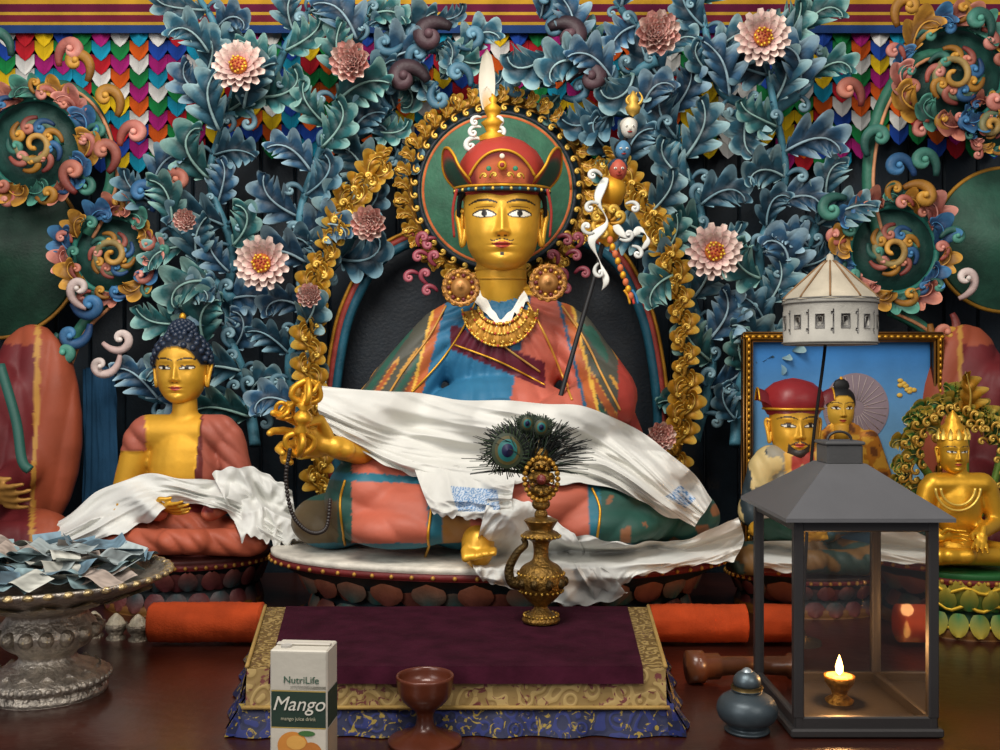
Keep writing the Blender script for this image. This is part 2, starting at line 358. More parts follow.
# ================================================================ FOLIAGE
m=MB()
TE=[(H('#0c2430'),H('#3a7288'),H('#a6c6c8')),(H('#0c2030'),H('#3c6c90'),H('#a2c0cc')),(H('#0c2a2c'),H('#34777a'),H('#9cc4ba')),(H('#0a1c28'),H('#2a586e'),H('#84a8b4'))]
stemsL=[[(255,445),(245,380),(225,320),(232,250),(210,180),(225,120),(240,70)],[(300,430),(290,360),(310,290),(300,220),(320,150),(350,65)],
[(232,300),(195,260),(165,215),(150,180)],[(310,290),(345,250),(365,205),(400,150)],[(225,120),(205,80),(215,30),(200,0)],[(225,120),(262,95),(290,40),(310,10)],[(350,70),(395,80),(430,50),(470,60)],
[(250,410),(205,385),(165,400),(140,395)],[(350,65),(365,20),(380,0)],[(320,150),(370,130),(395,100)],[(245,380),(200,340),(175,300)]]
stemsR=[[(735,445),(742,380),(768,320),(760,250),(785,180),(775,110),(762,45)],[(695,440),(712,360),(690,290),(702,220),(680,150),(657,40)],
[(768,300),(800,265),(820,215),(835,180)],[(690,290),(655,250),(640,205),(610,150)],[(775,110),(810,80),(800,30),(810,0)],[(775,110),(725,95),(710,50),(700,0)],[(657,60),(610,80),(570,50),(530,60)],
[(740,410),(790,385),(820,400)],[(657,40),(630,20),(615,0)],[(680,150),(640,120),(600,110)],[(742,380),(790,340),(815,300)]]
for si,st in enumerate(stemsL+stemsR):
    L=sum(math.dist(a,b) for a,b in zip(st,st[1:])); n=max(6,int(L/6)); pp=catm(st,n); dd=2.74-.02*(si%3)
    pts=[P(x,y,dd-.02+.02*math.sin(i*.3)) for i,(x,y) in enumerate(pp)]
    m.add(tube(pts,np.linspace(.016,.008,n),8),H('#4a8294'))
    k=0; acc=0
    for i in range(1,n-1):
        acc+=math.dist(pp[i],pp[i-1])
        if acc>21:
            acc=0; k+=1; dx,dy=pp[i+1]-pp[i-1]; ta=math.degrees(math.atan2(-dy,dx)); sd=1 if k%2 else -1
            ca,cm_,ce=random.choice(TE); g=random.uniform(.8,1.25)
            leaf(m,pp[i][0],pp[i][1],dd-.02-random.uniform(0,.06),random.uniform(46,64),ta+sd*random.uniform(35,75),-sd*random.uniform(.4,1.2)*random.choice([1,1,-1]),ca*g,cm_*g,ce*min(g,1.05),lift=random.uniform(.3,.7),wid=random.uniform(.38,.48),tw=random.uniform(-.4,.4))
            curl(m,pp[i][0],pp[i][1],dd-.06,random.uniform(12,20),ta-sd*random.uniform(30,70),-sd*random.choice([1,1,-1]),H('#1c4a5e'),H('#98bcc6'),.15)
for (x,y) in [(430,20),(455,45),(420,75),(575,25),(600,50),(590,85),(405,40),(540,20),(470,90),(535,85),(560,95),(440,80),(395,110),(610,110)]:
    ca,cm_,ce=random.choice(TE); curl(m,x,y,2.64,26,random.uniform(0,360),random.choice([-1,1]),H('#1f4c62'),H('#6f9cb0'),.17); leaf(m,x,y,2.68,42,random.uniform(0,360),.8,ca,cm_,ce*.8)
for (x,y,a,f_) in [(430,85,120,1),(565,85,60,-1),(455,30,150,1),(545,30,30,-1)]: curl(m,x,y,2.62,34,a,f_,H('#281a20'),H('#5c4248'),.24)
for (x,y,r,k) in [(240,68,26,0),(263,263,27,0),(713,252,28,0),(762,38,27,0),(352,63,23,1),(657,35,25,1),(370,223,20,1),(310,296,14,1),(660,436,17,1),(186,220,13,1)]:
    flower(m,x,y,2.56,r,k,(random.uniform(-.15,.15),random.uniform(-.2,.1)))
m.build('carved_lotus_foliage',CARVE)
# side scroll clusters
m=MB()
OP=[(H('#6a2422'),H('#d48a72')),(H('#12305a'),H('#4a86b4')),(H('#143f3a'),H('#5aa08c')),(H('#7a4c10'),H('#d8a040')),(H('#8d3c30'),H('#e8a090'))]
def cluster(cx,cy,r,d=2.66,core='#1f4a42',spin=1):
    b=P(cx,cy,d+.05); s=d/F
    m.add(lathe([(r*.95*s,0),(r*.92*s,.03),(r*.5*s,.04),(1e-4,.045)],40,b,rot=axrot((0,-1,0))),H(core))
    a_=np.linspace(0,2*np.pi,61)
    m.add(tube([P(cx+r*.84*math.cos(t),cy-r*.84*math.sin(t),d) for t in a_],np.full((61,2),r*s*.06),8),H('#2c7a6c'))
    for i in range(14):
        a=2*math.pi*i/14; k=[1,4,3,2,0,1,3][i%7]; ca,cb=OP[k]
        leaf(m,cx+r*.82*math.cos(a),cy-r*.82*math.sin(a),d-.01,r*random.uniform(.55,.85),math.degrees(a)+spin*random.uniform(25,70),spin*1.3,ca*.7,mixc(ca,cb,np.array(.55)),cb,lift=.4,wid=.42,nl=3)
        curl(m,cx+r*.9*math.cos(a+.2),cy-r*.9*math.sin(a+.2),d-.03,r*random.uniform(.26,.42),math.degrees(a)+spin*60,spin if i%3 else -spin,OP[(k+1)%5][0],OP[(k+1)%5][1],.18)
    for i in range(9):
        a=2*math.pi*i/9; ca,cb=OP[[3,1,0,3,2,4,3,0,1][i]]
        curl(m,cx+r*.5*math.cos(a),cy-r*.5*math.sin(a),d-.03,r*.34,math.degrees(a)+spin*100,spin,ca,cb,.18)
    a=np.linspace(0,11,60); rr=r*.44*(1-a/12.5); pts=[P(cx+q*math.cos(t*spin),cy-q*math.sin(t*spin),d-.02-.004*t) for t,q in zip(a,rr)]
    m.add(tube(pts,np.linspace(.012,.006,60),8),np.repeat(mixc(H('#2c6a5c'),H('#d89a3a'),np.linspace(0,1,60)),8,0))
cluster(35,145,56); cluster(112,255,46,spin=-1); cluster(955,75,58,spin=-1); cluster(893,250,52)
cluster(992,125,28)
for (x,y,a,f) in [(150,215,60,1),(165,200,100,-1),(70,300,-60,1),(90,320,-90,-1),(60,330,-120,1),(930,320,-90,1),(915,180,100,1),(860,110,80,1),(870,160,120,-1),(115,120,60,1),(120,150,90,-1),(850,200,160,1),(950,310,-60,-1),(10,60,80,1),(60,70,100,-1),(85,85,60,1),(990,40,80,1),(900,30,120,-1),(105,175,40,1),(80,195,150,-1),(900,190,30,-1),(935,180,80,1)]:
    ca,cb=random.choice(OP); curl(m,x,y,2.62,30,a,f,ca,cb,.18)
for (x,y,a,f) in [(100,340,-45,1),(120,350,-90,-1),(90,310,160,-1),(955,300,20,1)]: curl(m,x,y,2.6,30,a,f,H('#b89a94'),H('#e8dcd4'),.14)
for st in ([(88,235),(112,180),(100,120),(70,88),(30,90)],[(880,240),(868,180),(880,110),(915,60),(960,55)],[(60,380),(80,330),(110,300)],[(950,370),(925,330),(890,310)]):
    pp=catm(st,24); m.add(tube([P(x,y,2.66) for x,y in pp],np.full((24,2),.017),8),H('#2d6a55')); m.add(tube([P(x+5,y+3,2.645) for x,y in pp],np.full((24,2),.005),6),H('#c88a60'))
m.build('carved_cloud_scrollwork',CARVE)
m=MB()
disc(-5,250,2.76,88,H('#1c3f30'),.02); disc(-5,250,2.74,88,H('#a8742a',.3),ring=2); disc(1005,240,2.76,72,H('#2a5645'),.02); disc(1005,240,2.74,72,H('#b8842a',.3),ring=2)
m.build('painted_halo_discs',CARVE)
# ================================================================ LOTUS THRONE
def throne(name,cx,cy,rx,ry,ztop,cols,np_=28,rim='#d8d2c4'):
    mb=MB(); z=ztop
    prof=[(.80,0),(.86,.01),(.86,.03),(.80,.04),(.78,z*.45),(.86,z*.62),(.97,z*.82)]
    mb.add(lathe([(r,q) for r,q in prof],72,(cx,cy,0),rx,ry),cols[0])
    mb.add(lathe([(.95,z*.80),(1.0,z*.84),(1.005,z*.90),(.98,z*.92)],72,(cx,cy,0),rx,ry),H('#6a1d1c'))
    mb.add(lathe([(.97,z*.9),(1.0,z*.93),(1.0,z*.985),(.985,z),(1e-4,z)],72,(cx,cy,0),rx,ry),H(rim))
    for i in range(int(np_*2.6)):
        a=2*math.pi*i/int(np_*2.6); mb.add(ell((cx+rx*1.005*math.cos(a),cy+ry*1.005*math.sin(a),z*.87),(.005,.005,.005),6,5),H('#b8883a',.4))
    W=math.pi*(rx+ry)/np_*.62
    for row,(zb,dr,sc,up) in enumerate([(z*.42,.80,1,1),(z*.44,.84,.72,1),(z*.40,.80,.8,-1)]):
        for i in range(np_):
            a=2*math.pi*(i+.5*row)/np_; o=np.array([math.cos(a)*rx,math.sin(a)*ry,0]); n=np.array([math.cos(a)/rx,math.sin(a)/ry,0]); n/=np.linalg.norm(n)
            b=np.array([cx,cy,zb])+o*dr; out=np.array([0,0,up*1.0])+n*(.5 if up>0 else .35); out/=np.linalg.norm(out); u=n-np.array([0,0,.5*up]); u/=np.linalg.norm(u)
            petal(mb,b+n*.004*(row+1),out,u,z*.5*sc if up>0 else z*.34,W*sc,cols[1+(i+row)%2],cols[3],-.15,8,7,tipw=.2)
    mb.add(lathe([(.88,0),(.9,.006),(.9,.02),(.86,.026)],72,(cx,cy,0),rx,ry),H('#6a4418'))
    return mb
tm=throne('lotus_throne',0,-.05,.535,.285,.17,[H('#0e2228'),H('#1d4a48'),H('#5a2a26'),H('#9a5c40')])
tm.build('lotus_throne',CARVE)
# ================================================================ HEAD
def head(mb,c,h,skin,wide=1.0,lids=1.0,tint='#7a1d16',beard=False,moust=False,hair=None,n=120,mm=170,matf=0,yaw=0,brow='#1a120a',curls=False,nosek=1.0,ew=.088):
    zt=-.5*np.cos(np.pi*np.linspace(0,1,n)); zk=[-.5,-.485,-.45,-.40,-.3,-.15,0,.15,.3,.42,.48,.5]
    wx=np.interp(zt,zk,[.01,.10,.165,.22,.280,.312,.320,.325,.30,.21,.11,.004])*wide
    wf=np.interp(zt,zk,[.10,.21,.25,.268,.292,.310,.318,.325,.30,.21,.11,.004])
    wb=np.interp(zt,zk,[-.02,.0,.05,.10,.2,.3,.36,.38,.34,.23,.12,.004])
    k=np.ones(9)/9
    for a_ in (wx,wf,wb): a_[4:-4]=np.convolve(a_,k,'valid')
    ph=np.linspace(-np.pi,np.pi,mm,endpoint=False); a=-np.pi/2+ph-.5*np.sin(ph)
    X=wx[:,None]*np.sign(np.cos(a))*np.abs(np.cos(a))**.95; sn=np.sin(a)[None]
    Y=np.where(sn<0,wf[:,None]*np.sign(sn)*np.abs(sn)**.95,wb[:,None]*sn); Z=np.repeat(zt[:,None],mm,1)
    G=lambda x0,sx,z0,sz: np.exp(-((X-x0)/sx)**2-((Z-z0)/sz)**2)
    fm=np.clip(-sn*2,0,1)
    nw=np.interp(Z,[-.2,-.15,0,.1],[.052,.046,.032,.03])
    nose=np.exp(-(X/nw)**2)*np.interp(Z,[-.205,-.185,-.165,-.15,-.05,.05,.12],[0,.03,.07,.078,.045,.016,0])*nosek
    dy=-nose-.026*(G(.048,.026,-.170,.024)+G(-.048,.026,-.170,.024))
    e=.145*wide
    for s in(-1,1):
        dy+= .022*G(s*e,.09,.005,.05) - .024*G(s*e,.07,-.002,.036) - .008*G(s*e,.1,.095,.025) - .022*G(s*.18,.11,-.17,.11)
    dy-= .024*G(0,.065,-.262,.016)+.026*G(0,.052,-.300,.018)-.018*G(0,.085,-.281,.007)+.028*G(0,.08,-.41,.05)-.012*G(0,.10,-.345,.02)
    Y=Y+dy*fm
    C=np.tile(np.asarray(skin),(n,mm,1)); fr=sn<-.1
    def put(mask,c,t=1.0):
        C[mask&fr]=C[mask&fr]*(1-t)+np.asarray(c)*t
    for s in(-1,1):
        u=(X-s*e)/ew; tilt_=.006*(u*s); hi=.034*lids*(1-u*u)+tilt_; lo=-.020*lids*(1-u*u)-.006+tilt_
        ins=(np.abs(u)<1)
        put((np.abs(u)<1.14)&(Z>lo-.009)&(Z<hi+.017),H(brow)); put(ins&(Z>lo)&(Z<hi),H('#f0ead8'))
        put(ins&(Z>lo)&(Z<hi)&(((X-s*e)**2+(Z-.006)**2)<.028**2),H('#120c08'))
        up_=(Z-(.060*lids+.008*(1-u*u))); put((np.abs(u)<.95)&(np.abs(up_)<.0035),H('#6a3a14',.3))
        ub=(X-s*e*1.08)/.135; zb=.098+.032*(1-ub**2); put((np.abs(ub)<1)&(np.abs(Z-zb)<.0125*(1-.5*np.abs(ub)**2)),H(brow))
    m1=(np.abs(X)<.088); lipu=-.277+.028*(1-(X/.088)**2)*(1-.35*np.exp(-(X/.015)**2))+.006*(X/.088)**2; lipl=-.277-.036*(1-(X/.088)**2)+.006*(X/.088)**2
    put(m1&(Z<lipu)&(Z>lipl),H('#b4402c',.05)); put((np.abs(X)<.094)&(np.abs(Z+.279-.010*(X/.09)**2)<.0045),H(tint))
    for s in(-1,1): put(((X-s*.030)**2/.016**2+(Z+.199)**2/.007**2)<1,H('#5a3410',.2))
    if moust:
        for s in(-1,1): put((X*s>.014)&(X*s<.11)&(np.abs(Z-(-.228-.03*(X*s/.1)**2+.035*(np.maximum(X*s-.07,0)/.04)**2))<.006),H('#1c1714'))
        put((np.abs(X)<.016)&(np.abs(Z+.360)<.014),H('#1c1714'))
    if beard:
        put((np.abs(X)<.16)&(Z<-.345+.05*(np.abs(X)/.16)**2*2),H('#3a3430'))
        for s in(-1,1): put((X*s>.01)&(X*s<.13)&(np.abs(Z-(-.232-.05*(X*s/.13)**2))<.012),H('#3a3430'))
    if hair is not None:
        hl=.27-.25*np.clip(np.abs(X)/.3,0,1)**3; hm=(Z>np.where(sn<0,hl,-.25)); C[hm]=hair
        Rr=1+.06*hm; X=X*Rr; Y=Y*Rr; Z=np.where(hm,Z+.02,Z)
    V=np.stack([X,Y,Z],-1).reshape(-1,3); R=rz(yaw)
    mb.add(((V*h)@R.T+np.array(c),[q[::-1] for q in gridf(n,mm,cv=True)]),C.reshape(-1,4),matf)
    for s in(-1,1):
        pts=np.array([(.315*wide,.0,.06),(.36*wide,.03,.09),(.375*wide,.04,.03),(.36*wide,.02,-.06),(.345*wide,.0,-.17),(.335*wide,0,-.25),(.32*wide,-.02,-.20),(.31*wide,-.01,-.1)])*np.array([s,1,1])
        pp=catm(pts,26); mb.add(tube((pp*h)@R.T+np.array(c),h*.026,8),skin,matf)
        mb.add(ell((np.array([s*.335*wide,.03,-.03])*h)@R.T+np.array(c),(h*.02,h*.04,h*.11),10,8),skin,matf)
    if curls:
        k=200; HB=H('#1d2a3e')
        for i in range(k):
            z=1-2*(i+.5)/k; r=math.sqrt(1-z*z); t=i*2.39996; x=r*math.cos(t); y=r*math.sin(t)
            if z<-.35: continue
            if y<0 and z<(.52-.5*abs(x)**2.5): continue
            q=np.array([x*.37*wide,y*.40+.02,z*.48+.04]); 
            mb.add(ell((q*h)@R.T+np.array(c),(h*.048,)*3,8,6),HB,matf)
        for i in range(60):
            z=(i+.5)/60; r=math.sqrt(1-z*z); t=i*2.39996
            mb.add(ell((np.array([r*math.cos(t)*.18,r*math.sin(t)*.18+.03,z*.19+.47])*h)@R.T+np.array(c),(h*.042,)*3,8,6),HB,matf)
        mb.add(ell((np.array([0,.03,.48])*h)+np.array(c),(h*.16,h*.16,h*.16)),H('#101824'),matf)
        mb.add(ell((np.array([0,.03,.71])*h)+np.array(c),(h*.045,h*.045,h*.06)),GOLD,matf)
def hand(wr,fwd,side,nrm,L,curl_=(.5,.5,.5,.5),thumb=.5,spread=.12):
    wr=np.array(wr,float); f=np.array(fwd,float); f/=np.linalg.norm(f); s=np.array(side,float); s-=f*(s@f); s/=np.linalg.norm(s); n=np.cross(f,s)
    if n@np.array(nrm)<0: n=-n
    pr=[]
    R=np.stack([s,n,f],1)
    if np.linalg.det(R)<0: R=np.stack([s,-n,f],1)
    pr.append(ell(wr+f*L*.27,(L*.21,L*.09,L*.27),16,10,rot=R)); pr.append(caps(wr-f*L*.15,wr+f*L*.15,L*.12,L*.13))
    ln=[.42,.48,.45,.36]
    for i in range(4):
        o=(1.5-i)*.13; b=wr+f*L*.46+s*L*o; a=0; dr=f+s*spread*(1.5-i); dr/=np.linalg.norm(dr); p=b
        for j,sg in enumerate((.45,.32,.23)):
            a+=curl_[i]*(1.0 if j else .7); q=dr*math.cos(a)+n*math.sin(a); p2=p+q*L*ln[i]*sg*1.15; pr.append(caps(p,p2,L*(.062-.006*j),L*(.057-.007*j),10)); p=p2
    b=wr+f*L*.14+s*L*.15; q=s*.75+f*.6+n*.2; q/=np.linalg.norm(q); p=b+q*L*.24; pr.append(caps(b,p,L*.08,L*.068,10))
    q2=f*(1-thumb*.3)+n*thumb*.9-s*thumb*.3; q2/=np.linalg.norm(q2); p2=p+q2*L*.18; pr.append(caps(p,p2,L*.066,L*.056,10)); pr.append(caps(p2,p2+(q2+n*.3)*L*.11,L*.055,L*.045,10))
    return pr
# ================================================================ MAIN STATUE
E=empty('seated_guru_statue')
pr=[]
A=pr.append
A(ell(P(502,352,2.42),(.155,.105,.15))); A(caps(P(450,330,2.43),P(558,327,2.43),.062,.062)); A(caps(P(495,292,2.42),P(440,332,2.43),.038,.055)); A(caps(P(510,292,2.42),P(565,330,2.43),.038,.055))
A(caps(P(438,338,2.42),P(400,392,2.38),.062,.08)); A(caps(P(398,398,2.36),P(350,438,2.22),.08,.055))
A(caps(P(570,335,2.42),P(604,395,2.38),.062,.08)); A(caps(P(602,405,2.36),P(545,430,2.2),.08,.06))
A(caps(P(596,365,2.44),P(622,440,2.42),.045,.055)); A(caps(P(410,365,2.44),P(380,430,2.42),.045,.055))
A(ell(P(500,425,2.36),(.2,.15,.12)))
A(caps(P(440,465,2.36),P(372,498,2.24),.12,.105)); A(caps(P(560,465,2.36),P(636,498,2.24),.12,.105))
A(caps(P(375,515,2.2),P(500,512,2.12),.07,.06)); A(caps(P(630,515,2.2),P(500,500,2.14),.07,.06)); A(ell(P(500,500,2.28),(.25,.18,.12)))
A(ell(P(335,520,2.33),(.10,.12,.065))); A(ell(P(672,515,2.33),(.11,.12,.075))); A(ell(P(600,525,2.17),(.13,.08,.05)));A(ell(P(400,528,2.15),(.12,.07,.045)))
A(ell(P(500,420,2.2),(.07,.06,.05)))
v,f=remesh(pr,.0055,5)
px,py,dd=topx(v)
nn=np.array([nz(a*9,b*9,c*5) for a,b,c in v]); 
ang=np.arctan2(py-290,px-500)
pl=np.abs(np.sin(ang*15+1.6*nn))*.010
low=py>452
pl=np.where(low,np.abs(np.sin((px-500)*.05+(py-470)*.06*np.sign(px-500)+1.5*nn))*.011,pl)
v[:,1]-=pl-.005
C=np.zeros((len(v),4)); C[:]=H('#27607f')
def st(mask,c): C[mask]=c
up=py<452
Lk=446-(py-300)*.25; Rk=560+(py-300)*.25
CK=H('#4a4a40')
st(up&(px<Lk),CK); st(up&(px>Rk),CK)
st(up&(px>448)&(px<552)&(py>352),H('#2f6f92'))
st(up&(px>520+(352-py)*.2)&(px<Rk-3)&(py>296),H('#b8604e'))
st(up&(px<466)&(px>Lk)&(py>320),H('#2c6c90'))
st(up&(py>325)&(np.abs((py-338)-(px-455)*.42)<13)&(px<545)&(px>450),H('#5a1a2a'))
st(up&(px<Lk)&(px>Lk-9),H('#b05c30'));st(up&(px>Rk)&(px<Rk+9),H('#b05c30'))
st(up&(px<Lk-9)&(px>Lk-12),H('#d8a844'));st(up&(px>Rk+9)&(px<Rk+12),H('#d8a844'))
qx=np.where(px<500,px+(py-300)*.62,px-(py-300)*.62)
fl=np.array([nz(a*.10,b*.016,3) for a,b in zip(qx,py)]); fl2=np.array([nz(a*.06,b*.05,3) for a,b in zip(px,py)])
ck=up&((px<Lk-12)|(px>Rk+12))
st(ck&(fl>.16),H('#c08c3c')); st(ck&(fl>.26),H('#a0542e')); st(ck&(fl<-.30),H('#2c5648'))
st(up&(px>618)&(py>350),H('#9c382e'))
st((py<296)&(np.abs(px-500)<40),SKIN)
st(low,H('#b8604a')); st(low&(px<352),H('#265048')); st(low&(px<338)&(py>500),H('#5a4c34')); st(low&(px>428)&(px<442),H('#23687a')); st(low&(px>=442)&(px<470),H('#9a6c36'))
st(low&(px>588)&(px<600),H('#23687a')); st(low&(px>=600),H('#285046')); st(low&(px>600)&(fl2>.28),H('#86583a')); st(low&(py>543),H('#23687a'))
st(low&(px<425)&(np.abs(py-478-(px-380)*.05)<4),H('#23687a'))
body=MB(); body.add((v,f),C); bvh=body.bvh()
body.build('robed_body',PAINT,E)
hm=MB(); hc=P(502,219,2.375); HH=.252; head(hm,hc,HH,SKIN,wide=1.12,moust=True,n=200,mm=260,nosek=.9,ew=.10)
hm.add(caps(P(502,252,2.40),P(500,296,2.42),.058,.066,24),SKIN)
for z_ in (270,279): 
    a=np.linspace(math.pi,2*math.pi,20); hm.add(tube([P(501,z_,2.41)+np.array([.061*math.cos(t),.062*math.sin(t),.004*math.sin(t)]) for t in a],.0022,6),SKIN*.8)
hm.build('gilded_head',GOLDM,E)
# hat
ht=MB(); RED=H('#a8382c'); RD2=H('#6a1c1c'); GRN=H('#2c5446')
hp=lambda x,y,z:hc+np.array([x,y,z+.012])
ht.add(lathe([(.088,-.03),(.102,.0),(.107,.02),(.106,.045),(.098,.07),(.082,.095),(.058,.114),(.03,.126),(1e-3,.129)],48,hp(0,.012,.055),1,1.02,lobes=8,lamp=.015),RED)
for sd in(-1,1):
    g=[]
    for i,t in enumerate(np.linspace(0,1,11)):
        row=[]
        for j,u in enumerate(np.linspace(-1,1,13)):
            ang_=sd*(1.22+.55*u*(1-.35*t)); rr=.106+.034*t+.010*math.sin(t*3); z=.058+t*(.090*(1-.35*abs(u)**2.2))
            row.append(hp(rr*math.sin(ang_),-rr*math.cos(ang_)*.95+.01,z))
        g.append(row)
    g=np.array(g); T=np.linspace(0,1,11)[:,None]+0*np.linspace(-1,1,13)[None]; U=np.abs(np.linspace(-1,1,13))[None]+0*T
    Cc=mixc(GRN,RED,np.clip((np.maximum(T,U)-.66)*8,0,1)); ff=gridf(11,13)
    ht.add((g.reshape(-1,3),ff),Cc.reshape(-1,4))
    ed=[g[i,0] for i in range(11)]+[g[10,j] for j in range(1,13)]+[g[i,12] for i in range(9,-1,-1)]
    ht.add(tube(catm(ed,60),.0035,6),GOLD)
g=[]
for t in np.linspace(0,1,9):
    g.append([hp((.112+.010*t)*math.sin(u*.66),-(.112+.010*t)*math.cos(u*.66)+.006,.054+t*.072*(1-abs(u)**2.2*.75)) for u in np.linspace(-1,1,15)])
g=np.array(g); T=np.linspace(0,1,9)[:,None]+np.zeros(15)[None]; U=np.abs(np.linspace(-1,1,15))[None]+0*T
ht.add((g.reshape(-1,3),gridf(9,15)),mixc(H('#b85c34'),RD2,np.clip((np.maximum(T,U)-.7)*6,0,1)).reshape(-1,4))
ht.add(tube(catm([g[8,j] for j in range(15)],40),.0035,6),GOLD)
for sd in (-1,1):
    for (x_,z_) in ((.030,.082),(.055,.080)): curl(ht,502+sd*x_*400,219-(z_+.012)*420,2.25,8,90,sd,GOLDD,GOLDL,.16,n=16)
a=np.linspace(0,2*np.pi,49); ht.add(tube(hp(0,.008,.052)+np.stack([.112*np.cos(a),.110*np.sin(a),.010*np.sin(a)],-1),.005,8),H('#20343c')); ht.add(tube(hp(0,.008,.060)+np.stack([.113*np.cos(a),.111*np.sin(a),.010*np.sin(a)],-1),.0035,8),GOLD)
for k in range(15):
    a_=-math.pi/2+(k-7)*.18; ht.add(ell(hp(.116*math.cos(a_),.114*math.sin(a_)+.008,.052+.010*math.sin(a_)),(.004,.004,.004),8,6),H('#2f7a8a') if k%2 else GOLDL)
for (x,z,r,c) in [(0,.090,.011,GOLD),(0,.090,.006,H('#8d2a22')),(-.03,.082,.006,H('#2f7a5a')),(.03,.082,.006,H('#2f7a5a')),(0,.110,.006,H('#e8d8c0'))]: ht.add(ell(hp(x,-.122-(.004 if r<.01 else 0),z),(r,r*.5,r),12,8),c)
for sd in(-1,1):
    ht.add(tube(catm([hp(sd*.090,-.03,.048),hp(sd*.100,-.01,.03),hp(sd*.104,.01,-.01)],14),np.linspace(.008,.005,14),8),H('#14181c'))
    pts=catm([hp(sd*.105,-.05,.05),hp(sd*.115,-.04,.0),hp(sd*.112,-.03,-.06)],12); ht.add(tube(pts,np.linspace(.004,.003,12),6),H('#9c3028'))
fx=lambda x,z:hp(x-.022,0,z)
ht.add(lathe([(.03,0),(.034,.01),(.015,.022),(.02,.034),(.028,.044),(.012,.056),(.018,.068),(.022,.078),(.008,.09),(.012,.10),(.002,.115)],20,fx(0,.172)),GOLD)
for sd in(-1,1):
    for q_,y_ in ((18,140),(14,128),(12,118)): curl(ht,487+sd*4,y_,2.37,q_,90-sd*70,sd*-1,H('#cfd2cc'),H('#f0efe8'),.15)
petal(ht,P(487,110,2.375),(0,0,1),(0,-1,0),.14,.021,H('#e8e2d0'),H('#bfb8a4'),.12,10,5,tipw=.02)
petal(ht,P(487,108,2.37),(0,0,1),(0,-1,0),.05,.012,H('#c9952e'),H('#e8e2d0'),.12,8,5,tipw=.02)
ht.build('lotus_hat',PAINT,E)
# ornaments
orn=MB()
for x,y in ((461,288),(548,283)):
    b=P(x,y,2.30); R=axrot((0,-1,0))
    orn.add(lathe([(.042,0),(.044,.008),(.036,.012),(.032,.006),(.024,.006),(.022,.014),(.012,.018),(1e-3,.02)],32,b,rot=R,lobes=16,lamp=.03),H('#a8743a',.4))
    for k in range(14):
        a_=k*math.pi/7; orn.add(ell(b+np.array([math.cos(a_)*.028,-.01,math.sin(a_)*.028]),(.005,.004,.005),8,6),H('#6a2422') if k%2 else H('#d8a040',.6)); curl(orn,x+17*math.cos(a_),y-17*math.sin(a_),2.29,5,math.degrees(a_)+60,1,GOLDD,H('#c89048',.4),.22,n=12)
def onbody(x,y,off):
    h=bvh.ray_cast(Vector(CAM),Vector(P(x,y,1)-CAM).normalized())
    return P(x,y,(h[0].y-CY if h[0] else 2.33)-off)
g=[[onbody(500+(20+18*t)*math.cos(a_),306+(16+24*t)*math.sin(a_),.008+.004*math.sin(t*3.1)) for t in np.linspace(0,1,8)] for a_ in np.linspace(.15,math.pi-.15,30)]
orn.add((np.array(g).reshape(-1,3),gridf(30,8)),H('#b07c28',.5))
for k,(w,dp) in enumerate([(22,18),(29,28),(38,40)]):
    pts=[onbody(500+w*math.cos(t),306+dp*math.sin(t),.013) for t in np.linspace(.1,math.pi-.1,28)]
    orn.add(tube(catm(pts,50),.0025,6),GOLD)
    for i,p in enumerate(pts): orn.add(ell(p-np.array([0,.003,0]),(.0034,.003,.0034),7,5),GOLDL if (i+k)%4 else H('#b03a2c'))
for i in range(11):
    t=.3+i*.254; curl(orn,500+33*math.cos(t),306+33*math.sin(t),onbody(500+33*math.cos(t),306+33*math.sin(t),.014)[1]-CY,5,-math.degrees(t),1,GOLDD,GOLDL,.22,n=12)
for st_,c,r in [([(478,296),(462,330),(440,362),(412,392)],GOLD,.0026),([(524,296),(545,335),(560,370),(572,400)],H('#d8a040',.4),.003),([(446,306),(428,338),(404,370),(390,392)],H('#c08a3a'),.0026),([(562,306),(585,340),(602,375),(620,410)],H('#c08a3a'),.003),([(480,300),(492,335),(540,372)],H('#c9a050',.4),.0025),([(455,345),(500,362),(545,385)],GOLD,.0025),([(430,470),(432,500),(428,535),(430,552)],GOLD,.003),([(592,488),(600,510),(596,545)],GOLD,.003),([(345,480),(340,505),(345,545)],GOLD,.003)]:
    pts=np.array([onbody(x,y,.002) for x,y in catm(st_,40)])
    for _ in range(4): pts[1:-1,1]=np.minimum(pts[1:-1,1],(pts[:-2,1]+pts[2:,1])/2)
    orn.add(tube(pts,r,6),c)
orn.build('ornaments',GOLDM,E)
wc=MB()
drape(wc,[[(480,290),(490,306),(502,318),(514,306),(524,290)],[(474,300),(488,316),(502,328),(516,316),(530,300)]],bvh,30,12,.006,.002,(3,2),H('#e6e2d6'))
wc.build('white_collar',SILK,E)
